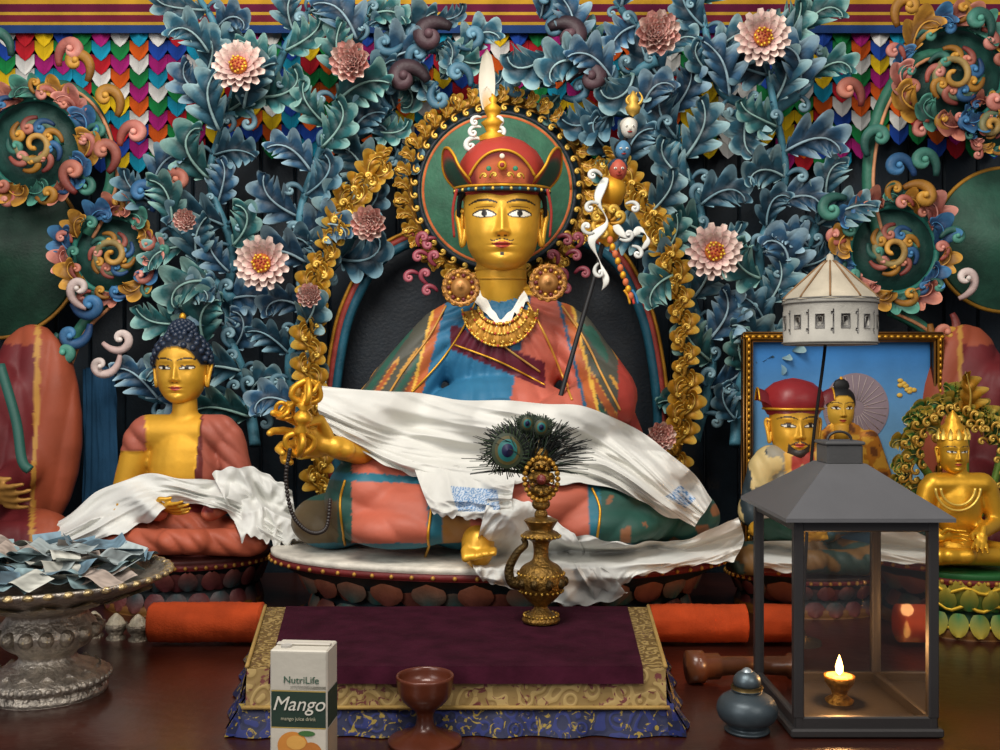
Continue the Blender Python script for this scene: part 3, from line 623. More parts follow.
# raised hand with vajra
hn=MB()
pr=hand(P(335,447,2.12),(-.85,-.25,.22),(.15,-.3,1),(.1,-1,-.1),.165,(.25,.45,.75,.95),.7,.2)
pr.append(caps(P(362,450,2.2),P(335,447,2.12),.034,.024))
v,f=remesh(pr,.0032,2); hn.add((v,f),SKIN)
def vajra(mb,c,ax,L,col):
    c=np.array(c); R=axrot(ax)
    mb.add(lathe([(.001,-L*.5),(.02*L,-.48*L),(.05*L,-.4*L),(.03*L,-.3*L),(.07*L,-.2*L),(.11*L,-.16*L),(.05*L,-.1*L),(.1*L,-.04*L),(.12*L,0),(.1*L,.04*L),(.05*L,.1*L),(.11*L,.16*L),(.07*L,.2*L),(.03*L,.3*L),(.05*L,.4*L),(.02*L,.48*L),(.001,L*.5)],16,c,rot=R),col)
    for e_ in(-1,1):
        for k in range(4):
            a_=k*math.pi/2+.4; u=R@np.array([math.cos(a_),math.sin(a_),0]); w=R@np.array([0,0,e_]); pts=catm([c+w*L*.17,c+w*L*.24+u*L*.16,c+w*L*.36+u*L*.15,c+w*L*.46+u*L*.02],14); mb.add(tube(pts,L*.04,6),col)
vajra(hn,P(303,418,2.04),(.15,-.1,1),.17,GOLD)
vajra(hn,P(298,400,2.05),(.75,-.1,.6),.12,GOLD)
pr=[ell(P(478,545,2.09),(.035,.05,.05)),caps(P(478,540,2.12),P(470,500,2.14),.035,.04)]
for i in range(5): pr.append(caps(P(466+i*7,550,2.05),P(466+i*7,558+(-i*1.2),2.03),.011-.0008*i,.010-.0008*i,10))
v,f=remesh(pr,.004,2); hn.add((v,f),SKIN)
pts=catm([P(290,450,2.03),P(286,480,2.04),P(293,515,2.05),P(310,532,2.06),P(326,528,2.07),P(330,500,2.08)],50)
for p in pts: hn.add(ell(p,(.0048,)*3,7,5),H('#2a2320'))
hn.build('gilded_hand_with_vajra',GOLDM,E)
# khatvanga staff
kh=MB()
kh.add(tube(catm([P(556,412,2.22),P(585,310,2.28),P(600,255,2.3),P(634,100,2.33)],30),.0055,8),H('#1a1a1c'))
def kp(x,y,o=0): return P(x,y,2.3-o)
kh.add(lathe([(.004,-.05),(.022,-.035),(.034,-.01),(.02,.012),(.03,.03),(.012,.05)],18,kp(607,225),lobes=8,lamp=.06),GOLD)
for a_ in (20,70,110,160,200,340): curl(kh,608,222,2.27,16,a_,1,GOLDD,GOLDL,.18)
kh.add(lathe([(.001,-.036),(.02,-.03),(.034,0),(.03,.02),(.012,.035),(.001,.04)],18,kp(612,192)),GOLD)
for (x,y,r,c,hr) in [(618,170,.024,'#b0503c','#2a3a4a'),(623,150,.021,'#4a7a9a','#1a1a1a'),(629,128,.022,'#d8d4c8','#b8b2a4')]:
    b=kp(x,y,.01); kh.add(ell(b,(r*.85,r*.9,r*1.05),18,14),H(c)); kh.add(ell(b+np.array([0,.005,r*.35]),(r*.95,r*.9,r*.8),18,12),H(hr))
    for sd in(-1,1): kh.add(ell(b+np.array([sd*r*.33,-r*.84,.0]),(r*.16,r*.12,r*.12),8,6),H('#f3efe2')); kh.add(ell(b+np.array([sd*r*.33,-r*.93,0]),(r*.07,r*.06,r*.07),6,5),H('#111111'))
    kh.add(ell(b+np.array([0,-r*.93,-r*.25]),(r*.12,r*.18,r*.2),8,6),H(c)); kh.add(ell(b+np.array([0,-r*.82,-r*.58]),(r*.28,r*.1,r*.1),8,6),H('#8a1f1a'))
kh.add(lathe([(.001,-.02),(.014,-.012),(.018,0),(.01,.012),(.014,.02),(.001,.04)],14,kp(633,108)),H('#c9a24a',.6))
for k in (-1,0,1):
    pts=catm([kp(634,108),kp(634+k*7,102),kp(635+k*7,97),kp(637+k*2,92)],14); kh.add(tube(pts,.005*np.linspace(1,.3,14),6),H('#c9a24a',.7))
def ribbon(mb,pts,w,c,n=60):
    pp=catm(pts,n); t=np.linspace(0,1,n); mb.add(tube(pp,np.stack([np.full(n,.002),w*(.55+.45*np.sin(t*17))*(1-.6*t**3)],-1),8,up=(.4,1,0)),c)
WH=H('#dcdcd4')
ribbon(kh,[kp(606,178,.03),kp(598,200,.05),kp(607,222,.04),kp(592,240,.05),kp(600,262,.04),kp(606,280,.05),kp(602,290,.04)],.012,WH)
ribbon(kh,[kp(614,225,.03),kp(628,238,.05),kp(640,230,.04),kp(648,240,.05),kp(640,252,.04)],.010,WH)
for (x,y,a_,f_) in [(600,205,150,1),(596,232,200,-1),(618,238,-30,1),(630,246,0,-1),(600,262,220,1),(624,205,30,-1),(603,178,120,1)]: curl(kh,x,y,2.25,14,a_,f_,H('#b8bab4'),H('#efeee8'),.15)
for i in range(9): kh.add(ell(kp(610+i*2.6,240+i*7,.05),(.007,.007,.009),9,7),GOLD if i%2 else H('#c0643a'))
for a_ in range(3): kh.add(tube(catm([kp(624+4*a_,290,.05),kp(628+4*a_,296,.05),kp(630+4*a_,304,.05)],8),.003,6),[GOLD,H('#c03a2a'),H('#2f6f9a')][a_])
kh.build('trident_staff',PAINT,E)
# ================================================================ SCARF main
sc=MB(); both=MB(); both.v=body.v+tm.v; both.f=body.f+[tuple(i+body.n for i in q) for q in tm.f]; bb=both.bvh()
def blueprint(rects,base='#d2d1ca'):
    def fn(u,v):
        for (u0,u1,v0,v1) in rects:
            if u0<u<u1 and v0<v<v1:
                k=nz(u*90,v*60,2); return H('#5a86b4') if k>.05 else H('#c4ced8')
        return H(base)
    return fn
drape(sc,[[(322,386),(395,392),(465,400),(540,402),(600,410),(650,440),(692,472),(712,500)],[(318,410),(380,425),(450,425),(530,428),(590,440),(635,460),(675,488),(705,512)],[(330,430),(385,450),(445,455),(525,458),(580,465),(620,476),(662,498),(700,518)],[(350,445),(395,470),(435,478),(500,484),(552,482),(605,486),(652,506),(694,528)]],bb,220,110,.016,.020,(2.0,4.2),it=40,dmax=2.5,seed=3,colfn=blueprint([(.86,.93,.25,.6)]),shear=-.8,cross=.25)
drape(sc,[[(412,462),(445,466),(480,474),(515,480)],[(424,495),(452,500),(486,500),(512,500)],[(432,512),(460,518),(492,520),(515,518)]],bb,90,70,.026,.014,(2.5,2),it=20,dmax=2.4,seed=8,colfn=blueprint([(.35,.8,.3,.75)]))
drape(sc,[[(488,498),(520,500),(548,515),(575,535)],[(480,530),(515,530),(552,548),(592,560)],[(472,562),(505,562),(555,578),(612,575)],[(482,580),(515,590),(565,606),(628,596)]],bb,100,100,.024,.020,(3.6,1.6),it=24,dmax=2.4,seed=15,cross=.3)
drape(sc,[[(560,532),(600,540),(640,542),(690,538),(738,516)],[(570,556),(605,558),(650,560),(700,552),(744,540)],[(592,594),(616,590),(645,574),(692,566),(734,560)]],bb,120,50,.022,.020,(3.6,2.0),it=20,dmax=2.4,seed=25,cross=.3)
sc.build('silk_offering_scarf',SILK)
# ================================================================ generic seated figure
def seated(k,cx,by,d):
    q=lambda x,y,o=0:P(cx+x*k,by-y*k,d+o*k*d/F); s=k*d/F; pr=[]
    A=pr.append
    A(ell(q(0,88),(36*s,25*s,50*s))); A(caps(q(-36,124),q(36,124),18*s,18*s)); A(caps(q(0,130),q(0,158),13*s,12*s)); A(ell(q(0,26),(50*s,36*s,26*s)))
    for sd in(-1,1):
        A(caps(q(sd*44,118),q(sd*58,68),16*s,14*s)); A(caps(q(sd*58,66),q(sd*26,44,-48),13*s,9*s))
        A(caps(q(sd*20,22),q(sd*68,18,-35),22*s,17*s)); A(caps(q(sd*66,14,-42),q(-sd*14,15,-62),14*s,12*s))
    return pr,q,s
def loc(v,k,cx,by):
    px,py,d=topx(v); return (px-cx)/k,(by-py)/k
# LEFT BUDDHA
E2=empty('seated_buddha_statue'); k=1.0; cx,by,d0=185,556,2.47
pr,q,s=seated(k,cx,by,d0); v,f=remesh(pr,.0052,3); lx,ly=loc(v,k,cx,by)
nn=np.array([nz(a*12,b*12,c*8) for a,b,c in v]); C=np.zeros((len(v),4)); C[:]=H('#b0583e')
skin=((ly>52)&(lx>-36-(ly-60)*.05)&(lx<12-(100-ly)*.1)&(v[:,1]<q(0,0,5)[1]))|((ly>146))|((lx<-34)&(ly>60)&(ly<105)&(v[:,1]<q(0,0,0)[1]))
robe=~skin; v[:,1]-=np.where(robe,.008*np.abs(np.sin(lx*.14+ly*.14+1.2*nn)),0)
C[(~skin)&(ly>60)]=H('#a85a48'); C[skin]=SKIN; C[(~skin)&(np.abs(lx-14)<4)&(ly>60)]=H('#6a2c28'); C[(ly<74)&(ly>58)&(np.abs(lx+8)<30)]=H('#2f5a5e'); C[(ly<76)&(ly>72)&(np.abs(lx+8)<30)]=GOLD
C[(ly<=58)&(ly>44)&(np.abs(lx)<30)]=H('#7d2826')
b2=MB(); b2.add((v,f),C); b2.build('robed_body',PAINT,E2)
h2=MB(); head(h2,q(-3,188),.178,SKIN,lids=.5,hair=H('#101824'),curls=True,wide=1.06); h2.build('gilded_head',GOLDM,E2)
g=MB(); 
pr=hand(q(-30,50,-48),(.9,-.3,-.1),(.1,-.8,.6),(0,-.3,1),.09,(.15,.2,.2,.25),.2)+hand(q(-60,62,-25),(.1,-.6,-.9),(1,0,0),(0,1,-.2),.09,(.15,.15,.2,.2),.1)
v,f=remesh(pr,.003,1); g.add((v,f),SKIN); g.build('gilded_hands',GOLDM,E2)
t2=throne('x',P(185,0,2.50)[0],.10,.215,.17,.135,[H('#0e1a1e'),H('#183438'),H('#4a1c22'),H('#6a342c')],22,rim='#5a2c28'); t2.build('lotus_base',CARVE,E2)
both=MB(); both.v=b2.v+t2.v; both.f=b2.f+[tuple(i+b2.n for i in q_) for q_ in t2.f]; bb2=both.bvh()
sc=MB()
drape(sc,[[(22,543),(60,520),(100,490),(150,474),(195,482),(230,480),(262,500),(290,535)],[(40,548),(85,528),(125,505),(165,490),(205,496),(236,502),(262,518),(286,537)],[(60,552),(105,540),(145,522),(175,504),(212,508),(240,520),(262,536),(280,543)]],bb2,150,60,.016,.015,(2.6,2.6),it=30,dmax=2.6,seed=31,cross=.3)
drape(sc,[[(212,474),(240,466),(272,476),(292,492)],[(225,500),(255,500),(275,512),(296,520)],[(240,535),(262,540),(278,545),(300,540)]],bb2,60,50,.022,.016,(3,2),it=20,dmax=2.6,seed=41)
sc.build('silk_offering_scarf.001',SILK)
# RIGHT GURU
E3=empty('seated_master_statue'); k=.92; cx,by,d0=803,575,2.42
pr,q,s=seated(k,cx,by,d0); v,f=remesh(pr,.0055,3); lx,ly=loc(v,k,cx,by)
nn=np.array([nz(a*22,b*30,c*14) for a,b,c in v]); v[:,1]-=.006*np.abs(np.sin(lx*.2+ly*.1))
C=np.zeros((len(v),4)); C[:]=H('#8f8a7a'); C[np.abs(lx)<20]=H('#cfa14a'); C[(np.abs(lx)<12)&(ly>90)]=H('#a33a30'); C[(lx>24)]=H('#28444c'); C[(lx<-40)]=H('#323e44'); C[(nn>.2)&(lx<0)]=H('#c9b27a'); C[ly<44]=H('#6a4e2a'); C[(ly<44)&(nn>0)]=H('#2c3f3a'); C[ly>146]=GOLD
b3=MB(); b3.add((v,f),C); b3.build('robed_body',PAINT,E3)
h3=MB(); head(h3,q(-10,163),.165,SKIN,lids=.6,beard=True,wide=1.08); 
hc3=q(-10,163)
h3.add(lathe([(.056,-.01),(.066,.008),(.070,.026),(.062,.05),(.042,.068),(.018,.076),(.001,.079)],32,hc3+np.array([0,.006,.035]),1.08,1,lobes=6,lamp=.02),H('#8f2226'))
for sd in(-1,1):
    g=[[hc3+np.array([sd*(.05+.040*t),-.03+.09*u*.5,.035+.045*t-.02*t*t+.03*(1-(2*u-1)**2)]) for u in np.linspace(0,1,7)] for t in np.linspace(0,1,7)]
    h3.add((np.array(g).reshape(-1,3),gridf(7,7)),H('#701a20')); h3.add(tube(catm([g[6][i] for i in range(7)],20),.0025,6),GOLD)
a=np.linspace(0,2*np.pi,41); h3.add(tube(hc3+np.stack([.071*np.cos(a),.066*np.sin(a)+.006,0*a+.040],-1),.0035,6),GOLD)
h3.build('bearded_head_with_hat',GOLDM,E3)
g=MB(); pr=hand(q(-38,60,-55),(.2,-.4,1),(1,0,0),(0,-1,0),.085,(.3,.3,.7,.8),.6)+hand(q(26,42,-52),(-1,-.2,.1),(0,-.6,.8),(0,-.4,1),.085,(.3,.3,.3,.3),.3); pr.append(caps(q(-50,50,-40),q(-38,60,-55),.02,.014))
v,f=remesh(pr,.003,1); g.add((v,f),SKIN); g.build('gilded_hands',GOLDM,E3)
throne('x',P(808,0,2.46)[0],.06,.2,.15,.10,[H('#0e1a1e'),H('#183438'),H('#4a1c22'),H('#6a342c')],22,rim='#3a2a26').build('lotus_base',CARVE,E3)
# ================================================================ FRAMED PAINTING
E4=empty('framed_thangka_painting'); m=MB(); dP=2.60
x0,x1,y0,y1=752,931,342,572
def pp4(x,y,o=0): return P(x,y,dP-o)
n=24; V=[];Cc=[]
for i in range(n):
    for j in range(2):
        t=i/(n-1); V.append(pp4([x0,x1][j],y0+(y1-y0)*t)); Cc.append(mixc(H('#1f6fb4'),H('#7fb0cc'),np.array(min(1,t*1.6))))
m.add((V,[q_ for q_ in gridf(n,2)]),np.array(Cc))
def pdisc(x,y,rx,ry,c,o,seg=40):
    a=np.linspace(0,2*np.pi,seg,endpoint=False); V=[pp4(x,y,o)]+[pp4(x+rx*math.cos(t),y+ry*math.sin(t),o) for t in a]; m.add((V,[(0,(i+1)%seg+1,i+1) for i in range(seg)]),c)
pdisc(856,408,33,35,H('#8a7a82'),.002); 
for i in range(26): 
    a_=i/26*2*math.pi; m.add(tube([pp4(856+8*math.cos(a_),408+8*math.sin(a_),.003),pp4(856+31*math.cos(a_),408+33*math.sin(a_),.003)],.0009,4),H('#b8a8a4'))
pdisc(838,478,48,40,H('#7a4c18'),.003); pdisc(838,480,44,36,H('#96682a'),.0035)
v,f=remesh([ell(pp4(842,452,.0),(.075,.012,.085)),caps(pp4(815,440,.0),pp4(800,490,.0),.028,.03),caps(pp4(868,440,.0),pp4(884,490,.0),.028,.03),ell(pp4(842,515,0),(.14,.015,.045))],.005,2); v[:,1]=pp4(0,0,.004)[1]+(v[:,1]-pp4(0,0,0)[1])*.5-.002
fl=np.array([nz(a*40,b*90,c*40) for a,b,c in v]); C=np.zeros((len(v),4)); C[:]=H('#b8741f',.2); C[fl>.1]=H('#e0a83a',.3); C[fl<-.25]=H('#6a3a14'); m.add((v,f),C)
m.add(tube([pp4(841,440,.008),pp4(841,425,.008)],.02,12),H('#c9942c'))
head(m,pp4(841,408,.004)+np.array([0,.018,0]),.115,H('#d8a838',.1),lids=.6,hair=H('#141414'),n=90,mm=120,wide=1.05)
m.add(ell(pp4(841,386,.0),(.022,.01,.02)),H('#141414')); m.add(ell(pp4(841,379,.0),(.005,.005,.007)),GOLD)
for i in range(10): m.add(ell(pp4(905+random.uniform(-9,9),388+random.uniform(-10,10),.002),(.008,.003,.006),8,6),H('#d8b04a')); m.add(ell(pp4(915+random.uniform(-9,9),418+random.uniform(-8,8),.002),(.008,.003,.006),8,6),H('#e8e4d4'))
m.build('painted_panel',PAINT,E4)
m=MB(); 
def frm(xa,ya,xb,yb):
    a_=P(xa,ya,dP-.012); b_=P(xb,yb,dP-.012); L_=np.linalg.norm(b_-a_); c_=(a_+b_)/2; hor=abs(xb-xa)>abs(yb-ya)
    m.add(box(c_,(L_,.03,.026) if hor else (.026,.03,L_)),H('#7a5220',.5))
    m.add(box(c_+np.array([0,-.016,0]),(L_,.01,.012) if hor else (.012,.01,L_)),GOLDD)
    nb=int(L_/.016)
    for i in range(nb): m.add(ell(a_+(b_-a_)*(i+.5)/nb+np.array([0,-.021,.0]),(.006,.003,.004) if hor else (.004,.003,.006),6,5),GOLD)
frm(742,337,942,337); frm(742,578,942,578); frm(747,337,747,578); frm(937,337,937,578)
m.build('gilt_frame',GOLDM,E4)
m=MB(); zb=P(0,578,dP)[2]; m.add(box((P(845,0,dP)[0],dP+CY,zb/2),(.5,.1,zb-.012)),H('#2a1712')); m.build('display_plinth',WOODF,E4,smooth=False)
# ================================================================ RIGHT GOLD FIGURE
E5=empty('golden_tara_statue'); k=.66; cx,by,d0=958,566,2.22
GG=H('#dca52c',.65)
pr,q,s=seated(k,cx,by,d0); v,f=remesh(pr,.0042,2); m=MB(); m.add((v,f),GG) 
head(m,q(-8,174),.098,GG,lids=.45,n=90,mm=120)
m.add(lathe([(.032,0),(.034,.010),(.024,.016),(.026,.026),(.016,.036),(.017,.042),(.004,.060),(.001,.064)],20,q(-8,193)),GOLD)
for a_ in np.linspace(0,math.pi,7): m.add(lathe([(.006,0),(.007,.010),(.001,.025)],8,q(-8,192)+np.array([.031*math.cos(a_),-.028*math.sin(a_),0])),GOLDL)
pr=hand(q(38,52,-55),(-.4,-.5,-.7),(-1,0,0),(0,-1,0),.06,(.2,.2,.2,.2),.3)+hand(q(-30,44,-50),(1,-.2,.1),(0,-.4,1),(0,-.4,1),.06,(.3,.3,.3,.3),.3); v,f=remesh(pr,.0024,1); m.add((v,f),GG)
a=np.linspace(math.pi,2*math.pi,24); 
for R_ in (26,34): m.add(tube([q(R_*math.cos(t),118+R_*math.sin(t),-30) for t in a],.003,6),GOLDL)
m.build('golden_body',GOLDM,E5)
m=MB(); SG=[H('#c8a634',.4),H('#6a9a3c',.1),H('#2f7a44',.05)]
for i in range(56):
    a_=math.pi*(i/55)*1.3-.45; R_=random.uniform(44,74); x=964+R_*math.cos(a_)*.8; y=478-R_*math.sin(a_)*1.0
    leaf(m,x,y,2.34,30,math.degrees(a_)+random.uniform(-35,35),.8,H('#24401c'),SG[i%3],H('#e8cc64',.4),nl=3,wid=.42); curl(m,x,y,2.31,11,math.degrees(a_)+60,1 if i%2 else -1,GOLDD,GOLDL,.15,n=18)
for st_ in ([(965,540),(940,490),(915,450),(925,400)],[(965,540),(965,450),(968,380)],[(965,540),(995,480),(1005,420)]): pp=catm(st_,20); m.add(tube([P(x,y,2.36) for x,y in pp],.01,8),H('#6a8a34',.2))
leaf(m,966,420,2.33,50,92,.2,GOLDD,GOLD,GOLDL)
m.build('gilded_foliage_halo',GOLDM,E5)
m=throne('x',P(966,0,2.24)[0],-.16,.135,.12,.145,[H('#103c20'),H('#17602f'),H('#1f6c38'),H('#b8a23a')],18,rim='#1f5c2c')
for z_ in (.03,.07,.11):
    a=np.linspace(0,2*np.pi,61); m.add(tube(np.stack([P(966,0,2.24)[0]+.134*np.cos(a)*(.9 if z_<.1 else 1),-.16+.12*np.sin(a)*(.9 if z_<.1 else 1),z_+.006*np.sin(a*12)],-1),.004,6),H('#e0b83a',.6))
m.build('lotus_base',PAINT,E5)
# ================================================================ FAR LEFT/RIGHT STATUES
for nm,cx_,sg in (('robed_guardian_statue',-48,1),('robed_guardian_statue.001',1046,-1)):
    Eg=empty(nm); k=1.4; by=560; d0=2.58; pr,q,s=seated(k,cx_,by,d0) 
    pr.append(ell(P(cx_+sg*82,430,2.62),(.13,.07,.28))); pr.append(ell(P(cx_+sg*30,470,2.6),(.2,.1,.25)))
    v,f=remesh(pr,.007,4); nn=np.array([nz(a*6,b*6,c*3) for a,b,c in v]); px,py,_=topx(v); v[:,1]-=.009*np.abs(np.sin(px*.11+py*.02+1.2*nn))
    C=np.zeros((len(v),4)); C[:]=H('#9a4a30'); xx=(px-cx_)*sg; C[(xx<84)&(py>345)]=H('#6a2024'); C[np.abs(xx-84+(py-440)*.03)<2.5]=H('#b8863a')
    m=MB(); m.add((v,f),C); head(m,P(cx_,262,2.5),.24,H('#b8862a',.5),hair=H('#101010'),lids=.6,n=80,mm=110); m.build('robed_body',PAINT,Eg)
    m=MB()
    if sg>0: pr=hand(P(-14,492,2.3),(.7,-.3,-.1),(0,-.5,1),(0,0,1),.12,(.2,.3,.3,.3),.3)+[caps(P(-60,470,2.4),P(-14,492,2.3),.035,.025)]; v,f=remesh(pr,.0045,1); m.add((v,f),H('#a87a3a',.4)); m.add(tube(catm([P(0,365,2.4),P(16,420,2.38),P(22,460,2.36),P(30,470,2.36)],20),np.full((20,2),.012),8),H('#2a5a50')); m.build('hand_and_sash',PAINT,Eg)
    cxw=P(cx_,0,2.5)[0]; throne('x',cxw,.12,.27,.17,.10,[H('#2a1a1a'),H('#284c50'),H('#5a2328'),H('#7a4034')],22,rim='#4a2420').build('lotus_base',CARVE,Eg)
m=MB(); cloth(m,[[P(84,370,2.70),P(100,365,2.70),P(116,372,2.70)],[P(84,440,2.70),P(100,440,2.70),P(118,440,2.70)],[P(80,545,2.70),P(100,560,2.70),P(122,545,2.70)]],30,30,.006,(6,2),H('#1f4562')); m.build('hanging_blue_cloth',CLOTH)
# ================================================================ BENCH
E6=empty('draped_offering_table')
zt=.1
c4=[(-.405,-.80),(.265,-.80),(.30,-.375),(-.475,-.375)]
VEL=mat('purple_velvet',.95,.15,200,.35,25,spec=.08)
BRG=pattern_mat('gold_brocade',H('#6a5226'),H('#a08650'),H('#5c4028'),55,.6,.2,.2)
BRF=pattern_mat('floral_brocade',H('#8a7040'),H('#a88e58'),H('#6a3230'),36,.6,.15,.1)
BRB=pattern_mat('blue_brocade',H('#0a1238'),H('#101e5c'),H('#8a7428'),40,.7,.05,.3)
def bil(u,v):
    a=np.array(c4[0])*(1-u)+np.array(c4[1])*u; b=np.array(c4[3])*(1-u)+np.array(c4[2])*u; return a*(1-v)+b*v
def quadgrid(mb,fn,nu,nv,col,mat): 
    V=[fn(i/(nu-1),j/(nv-1)) for i in range(nu) for j in range(nv)]; mb.add((V,gridf(nu,nv)),col,mat)
m=MB(); VC=H('#34101e')
def topf(u0,u1,v0,v1,z,na=0): return lambda a,b:(*bil(u0+(u1-u0)*a,v0+(v1-v0)*b),z+na*nz(a*6,b*6,z*99)*min(1,b*8))
quadgrid(m,topf(0,1,0,1,zt),40,20,H('#b08a4a'),1)
quadgrid(m,topf(.055,.945,-.004,.97,zt+.0045,.002),60,24,VC,0)
def side(pa,pb,z0,z1,fl0,fl1,nrm,amp=.006,wv=7,na=.004):
    pa=np.array(pa);pb=np.array(pb);nrm=np.array(nrm)
    def fn(u,v):
        p=pa*(1-u)+pb*u; fl=fl0+(fl1-fl0)*v+amp*v*math.sin(u*wv*6.28+2*nz(u*5,0,1))+na*v*nz(u*9,v*2,3); p=p+nrm*fl; return (p[0],p[1],z0+(z1-z0)*v)
    return fn
pa=bil(.055,-.004); pb=bil(.945,-.004)
quadgrid(m,side(pa,pb,zt+.0045,.080,0.0005,.012,(0,-1),.001,na=.001),60,5,VC,0)
quadgrid(m,side(c4[0],c4[1],zt,.040,.000,.010,(0,-1),.002,na=.001),60,8,H('#c0a060'),2)
quadgrid(m,side((c4[0][0]-.012,c4[0][1]),(c4[1][0]+.012,c4[1][1]),.046,.002,.004,.03,(0,-1),.006),90,8,H('#1c3a9a'),3)
quadgrid(m,side(c4[3],c4[0],zt,.05,.0,.012,(-1,0),.003),40,8,H('#b08a4a'),1); quadgrid(m,side(c4[3],c4[0],.055,.003,.004,.035,(-1,0),.006,4),40,8,H('#1c3a9a'),3)
quadgrid(m,side(c4[1],c4[2],zt,.05,.0,.012,(1,0),.003),40,8,H('#b08a4a'),1); quadgrid(m,side(c4[1],c4[2],.055,.003,.004,.035,(1,0),.006,4),40,8,H('#1c3a9a'),3)
quadgrid(m,side(c4[2],c4[3],zt,.003,0,.01,(0,1),.002),20,4,H('#1c3a9a'),3)
for (a_,b_) in ((3,0),(1,2)):
    pa=np.array([*c4[a_],zt+.003]);pb=np.array([*c4[b_],zt+.003]); m.add(tube([pa+(pb-pa)*t for t in np.linspace(0,1,20)],.0035,6),H('#a88a50',.3),4)
pa=np.array([c4[0][0]-.004,c4[0][1]-.013,.042]);pb=np.array([c4[1][0]+.004,c4[1][1]-.013,.042]); m.add(tube([pa+(pb-pa)*t for t in np.linspace(0,1,20)],.0035,6),H('#a88a50',.3),4)
for sx_,p in ((-1,c4[0]),(1,c4[1])):
    b=np.array([p[0],p[1],.055]); V=[b,b+np.array([sx_*.035,.02,-.05]),b+np.array([sx_*.028,-.03,-.0535]),b+np.array([-sx_*.0,-.03,-.05])]; m.add((V,[(0,1,2,3)]),H('#1c3a9a'),3)
m.build('layered_brocade',[VEL,BRG,BRF,BRB,CLOTH],E6)
m=MB(); m.add(box((-.08,-.585,.048),(.66,.38,.092)),H('#3a2015')); m.build('wooden_bench',WOODF,E6,smooth=False)
# ================================================================ RITUAL VASE with peacock feathers
E7=empty('ritual_vase'); b=P(541,625,1.88); b[2]=zt+.0075; BR=H('#80602a',.75); BR2=H('#4c3a1a',.75)
m=MB()
prf=[(.034,0),(.036,.004),(.032,.010),(.022,.016),(.014,.024),(.013,.03),(.028,.042),(.040,.058),(.045,.075),(.043,.09),(.034,.104),(.020,.112),(.015,.12),(.014,.135),(.018,.15),(.034,.158),(.036,.162),(.030,.168),(.022,.172),(.03,.186),(.032,.19),(.02,.194),(.001,.196)]
m.add(lathe(catm(prf,70),40,b),BR)
for z_,r_ in ((.058,.041),(.09,.0435),(.160,.036),(.012,.032)):
    for i in range(24): a_=i*math.pi/12; m.add(ell(b+np.array([r_*math.cos(a_),r_*math.sin(a_),z_]),(.003,.003,.003),6,5),H('#a88438',.8))
for i in range(10): a_=i*math.pi/5; m.add(ell(b+np.array([.0445*math.cos(a_),.0445*math.sin(a_),.075]),(.008,.008,.010),8,6),BR2)
m.add(tube(catm([b+np.array(q_) for q_ in [(-.038,-.005,.07),(-.055,-.01,.075),(-.06,-.01,.10),(-.045,-.01,.13),(-.03,-.01,.145),(-.034,-.01,.158)]],30),np.linspace(.011,.005,30),10),BR2)
for z_,r_ in ((.20,.016),(.22,.022),(.245,.030),(.27,.034),(.295,.028),(.315,.018)):
    m.add(ell(b+np.array([0,0,z_]),(r_*.8,r_*.55,.013),14,8),BR)
for i in range(24):
    a_=i/24*2*math.pi; p_=b+np.array([.031*math.cos(a_),-.010,.268+.040*math.sin(a_)]); m.add(ell(p_,(.0055,.0055,.0055),8,6),H('#a87c2c',.7))
for i in range(12): 
    a_=i/12*2*math.pi; p_=b+np.array([.018*math.cos(a_),-.018,.268+.024*math.sin(a_)]); px_,py_,d_=topx(np.array([p_])); curl(m,px_[0],py_[0],d_[0],6,math.degrees(a_)+50,1,BR2,H('#c09038',.7),.18,n=14)
m.add(ell(b+np.array([0,-.02,.268]),(.009,.008,.010)),H('#6a2420'))
m.build('brass_vase',METAL,E7)
m=MB(); top=b+np.array([-.018,.014,.310])
for i in range(620):
    c0=top+np.array([random.uniform(-.012,.012),random.uniform(-.012,.012),-.035])
    a_=math.radians(90+random.gauss(0,38)); a_=min(max(a_,.02),math.pi-.02); L_=random.uniform(.07,.135); sb=random.uniform(-.012,.012)
    mid=c0+np.array([math.cos(a_)*L_*.5+sb,random.uniform(-.02,.02),math.sin(a_)*L_*.55+.006]); e_=c0+np.array([math.cos(a_)*L_*.95,random.uniform(-.03,.03),math.sin(a_)*L_*.85])
    m.add(tube(catm([c0,mid,e_],7),np.linspace(.0013,.0006,7),4),H('#0d1412') if i%4 else H('#2a3c2c'))
for (dx,dz,r_) in [(-.045,.012,.030),(.018,.055,.013),(-.008,.062,.012)]:
    c0=top+np.array([dx,-.026,dz]); R=axrot((0.1,-1,.1))
    m.add(tube([c0+np.array([0,.004,0]),top+np.array([dx*.3,-.01,-.02]),top+np.array([0,0,-.06])],.0014,5),H('#8a7a50'))
    for rr,cc,o in ((1,'#2a3422',0),(.8,'#4c4420',.002),(.62,'#17605e',.004),(.38,'#10143a',.006)):
        m.add(lathe([(r_*rr,0),(r_*rr*.9,.002),(1e-4,.003)],20,c0+np.array([0,-o,0]),rot=R,sy=1.15),H(cc))
    for i in range(90): a_=i/90*2*math.pi; rr_=random.uniform(1.3,1.9); m.add(tube([c0+np.array([r_*.7*math.cos(a_),0.002,r_*.7*math.sin(a_)]),c0+np.array([r_*rr_*math.cos(a_+.25),.003,r_*rr_*math.sin(a_+.25)])],.0010,4),H('#121c16') if i%3 else H('#2f4026'))
m.build('peacock_feathers',PAINT,E7)
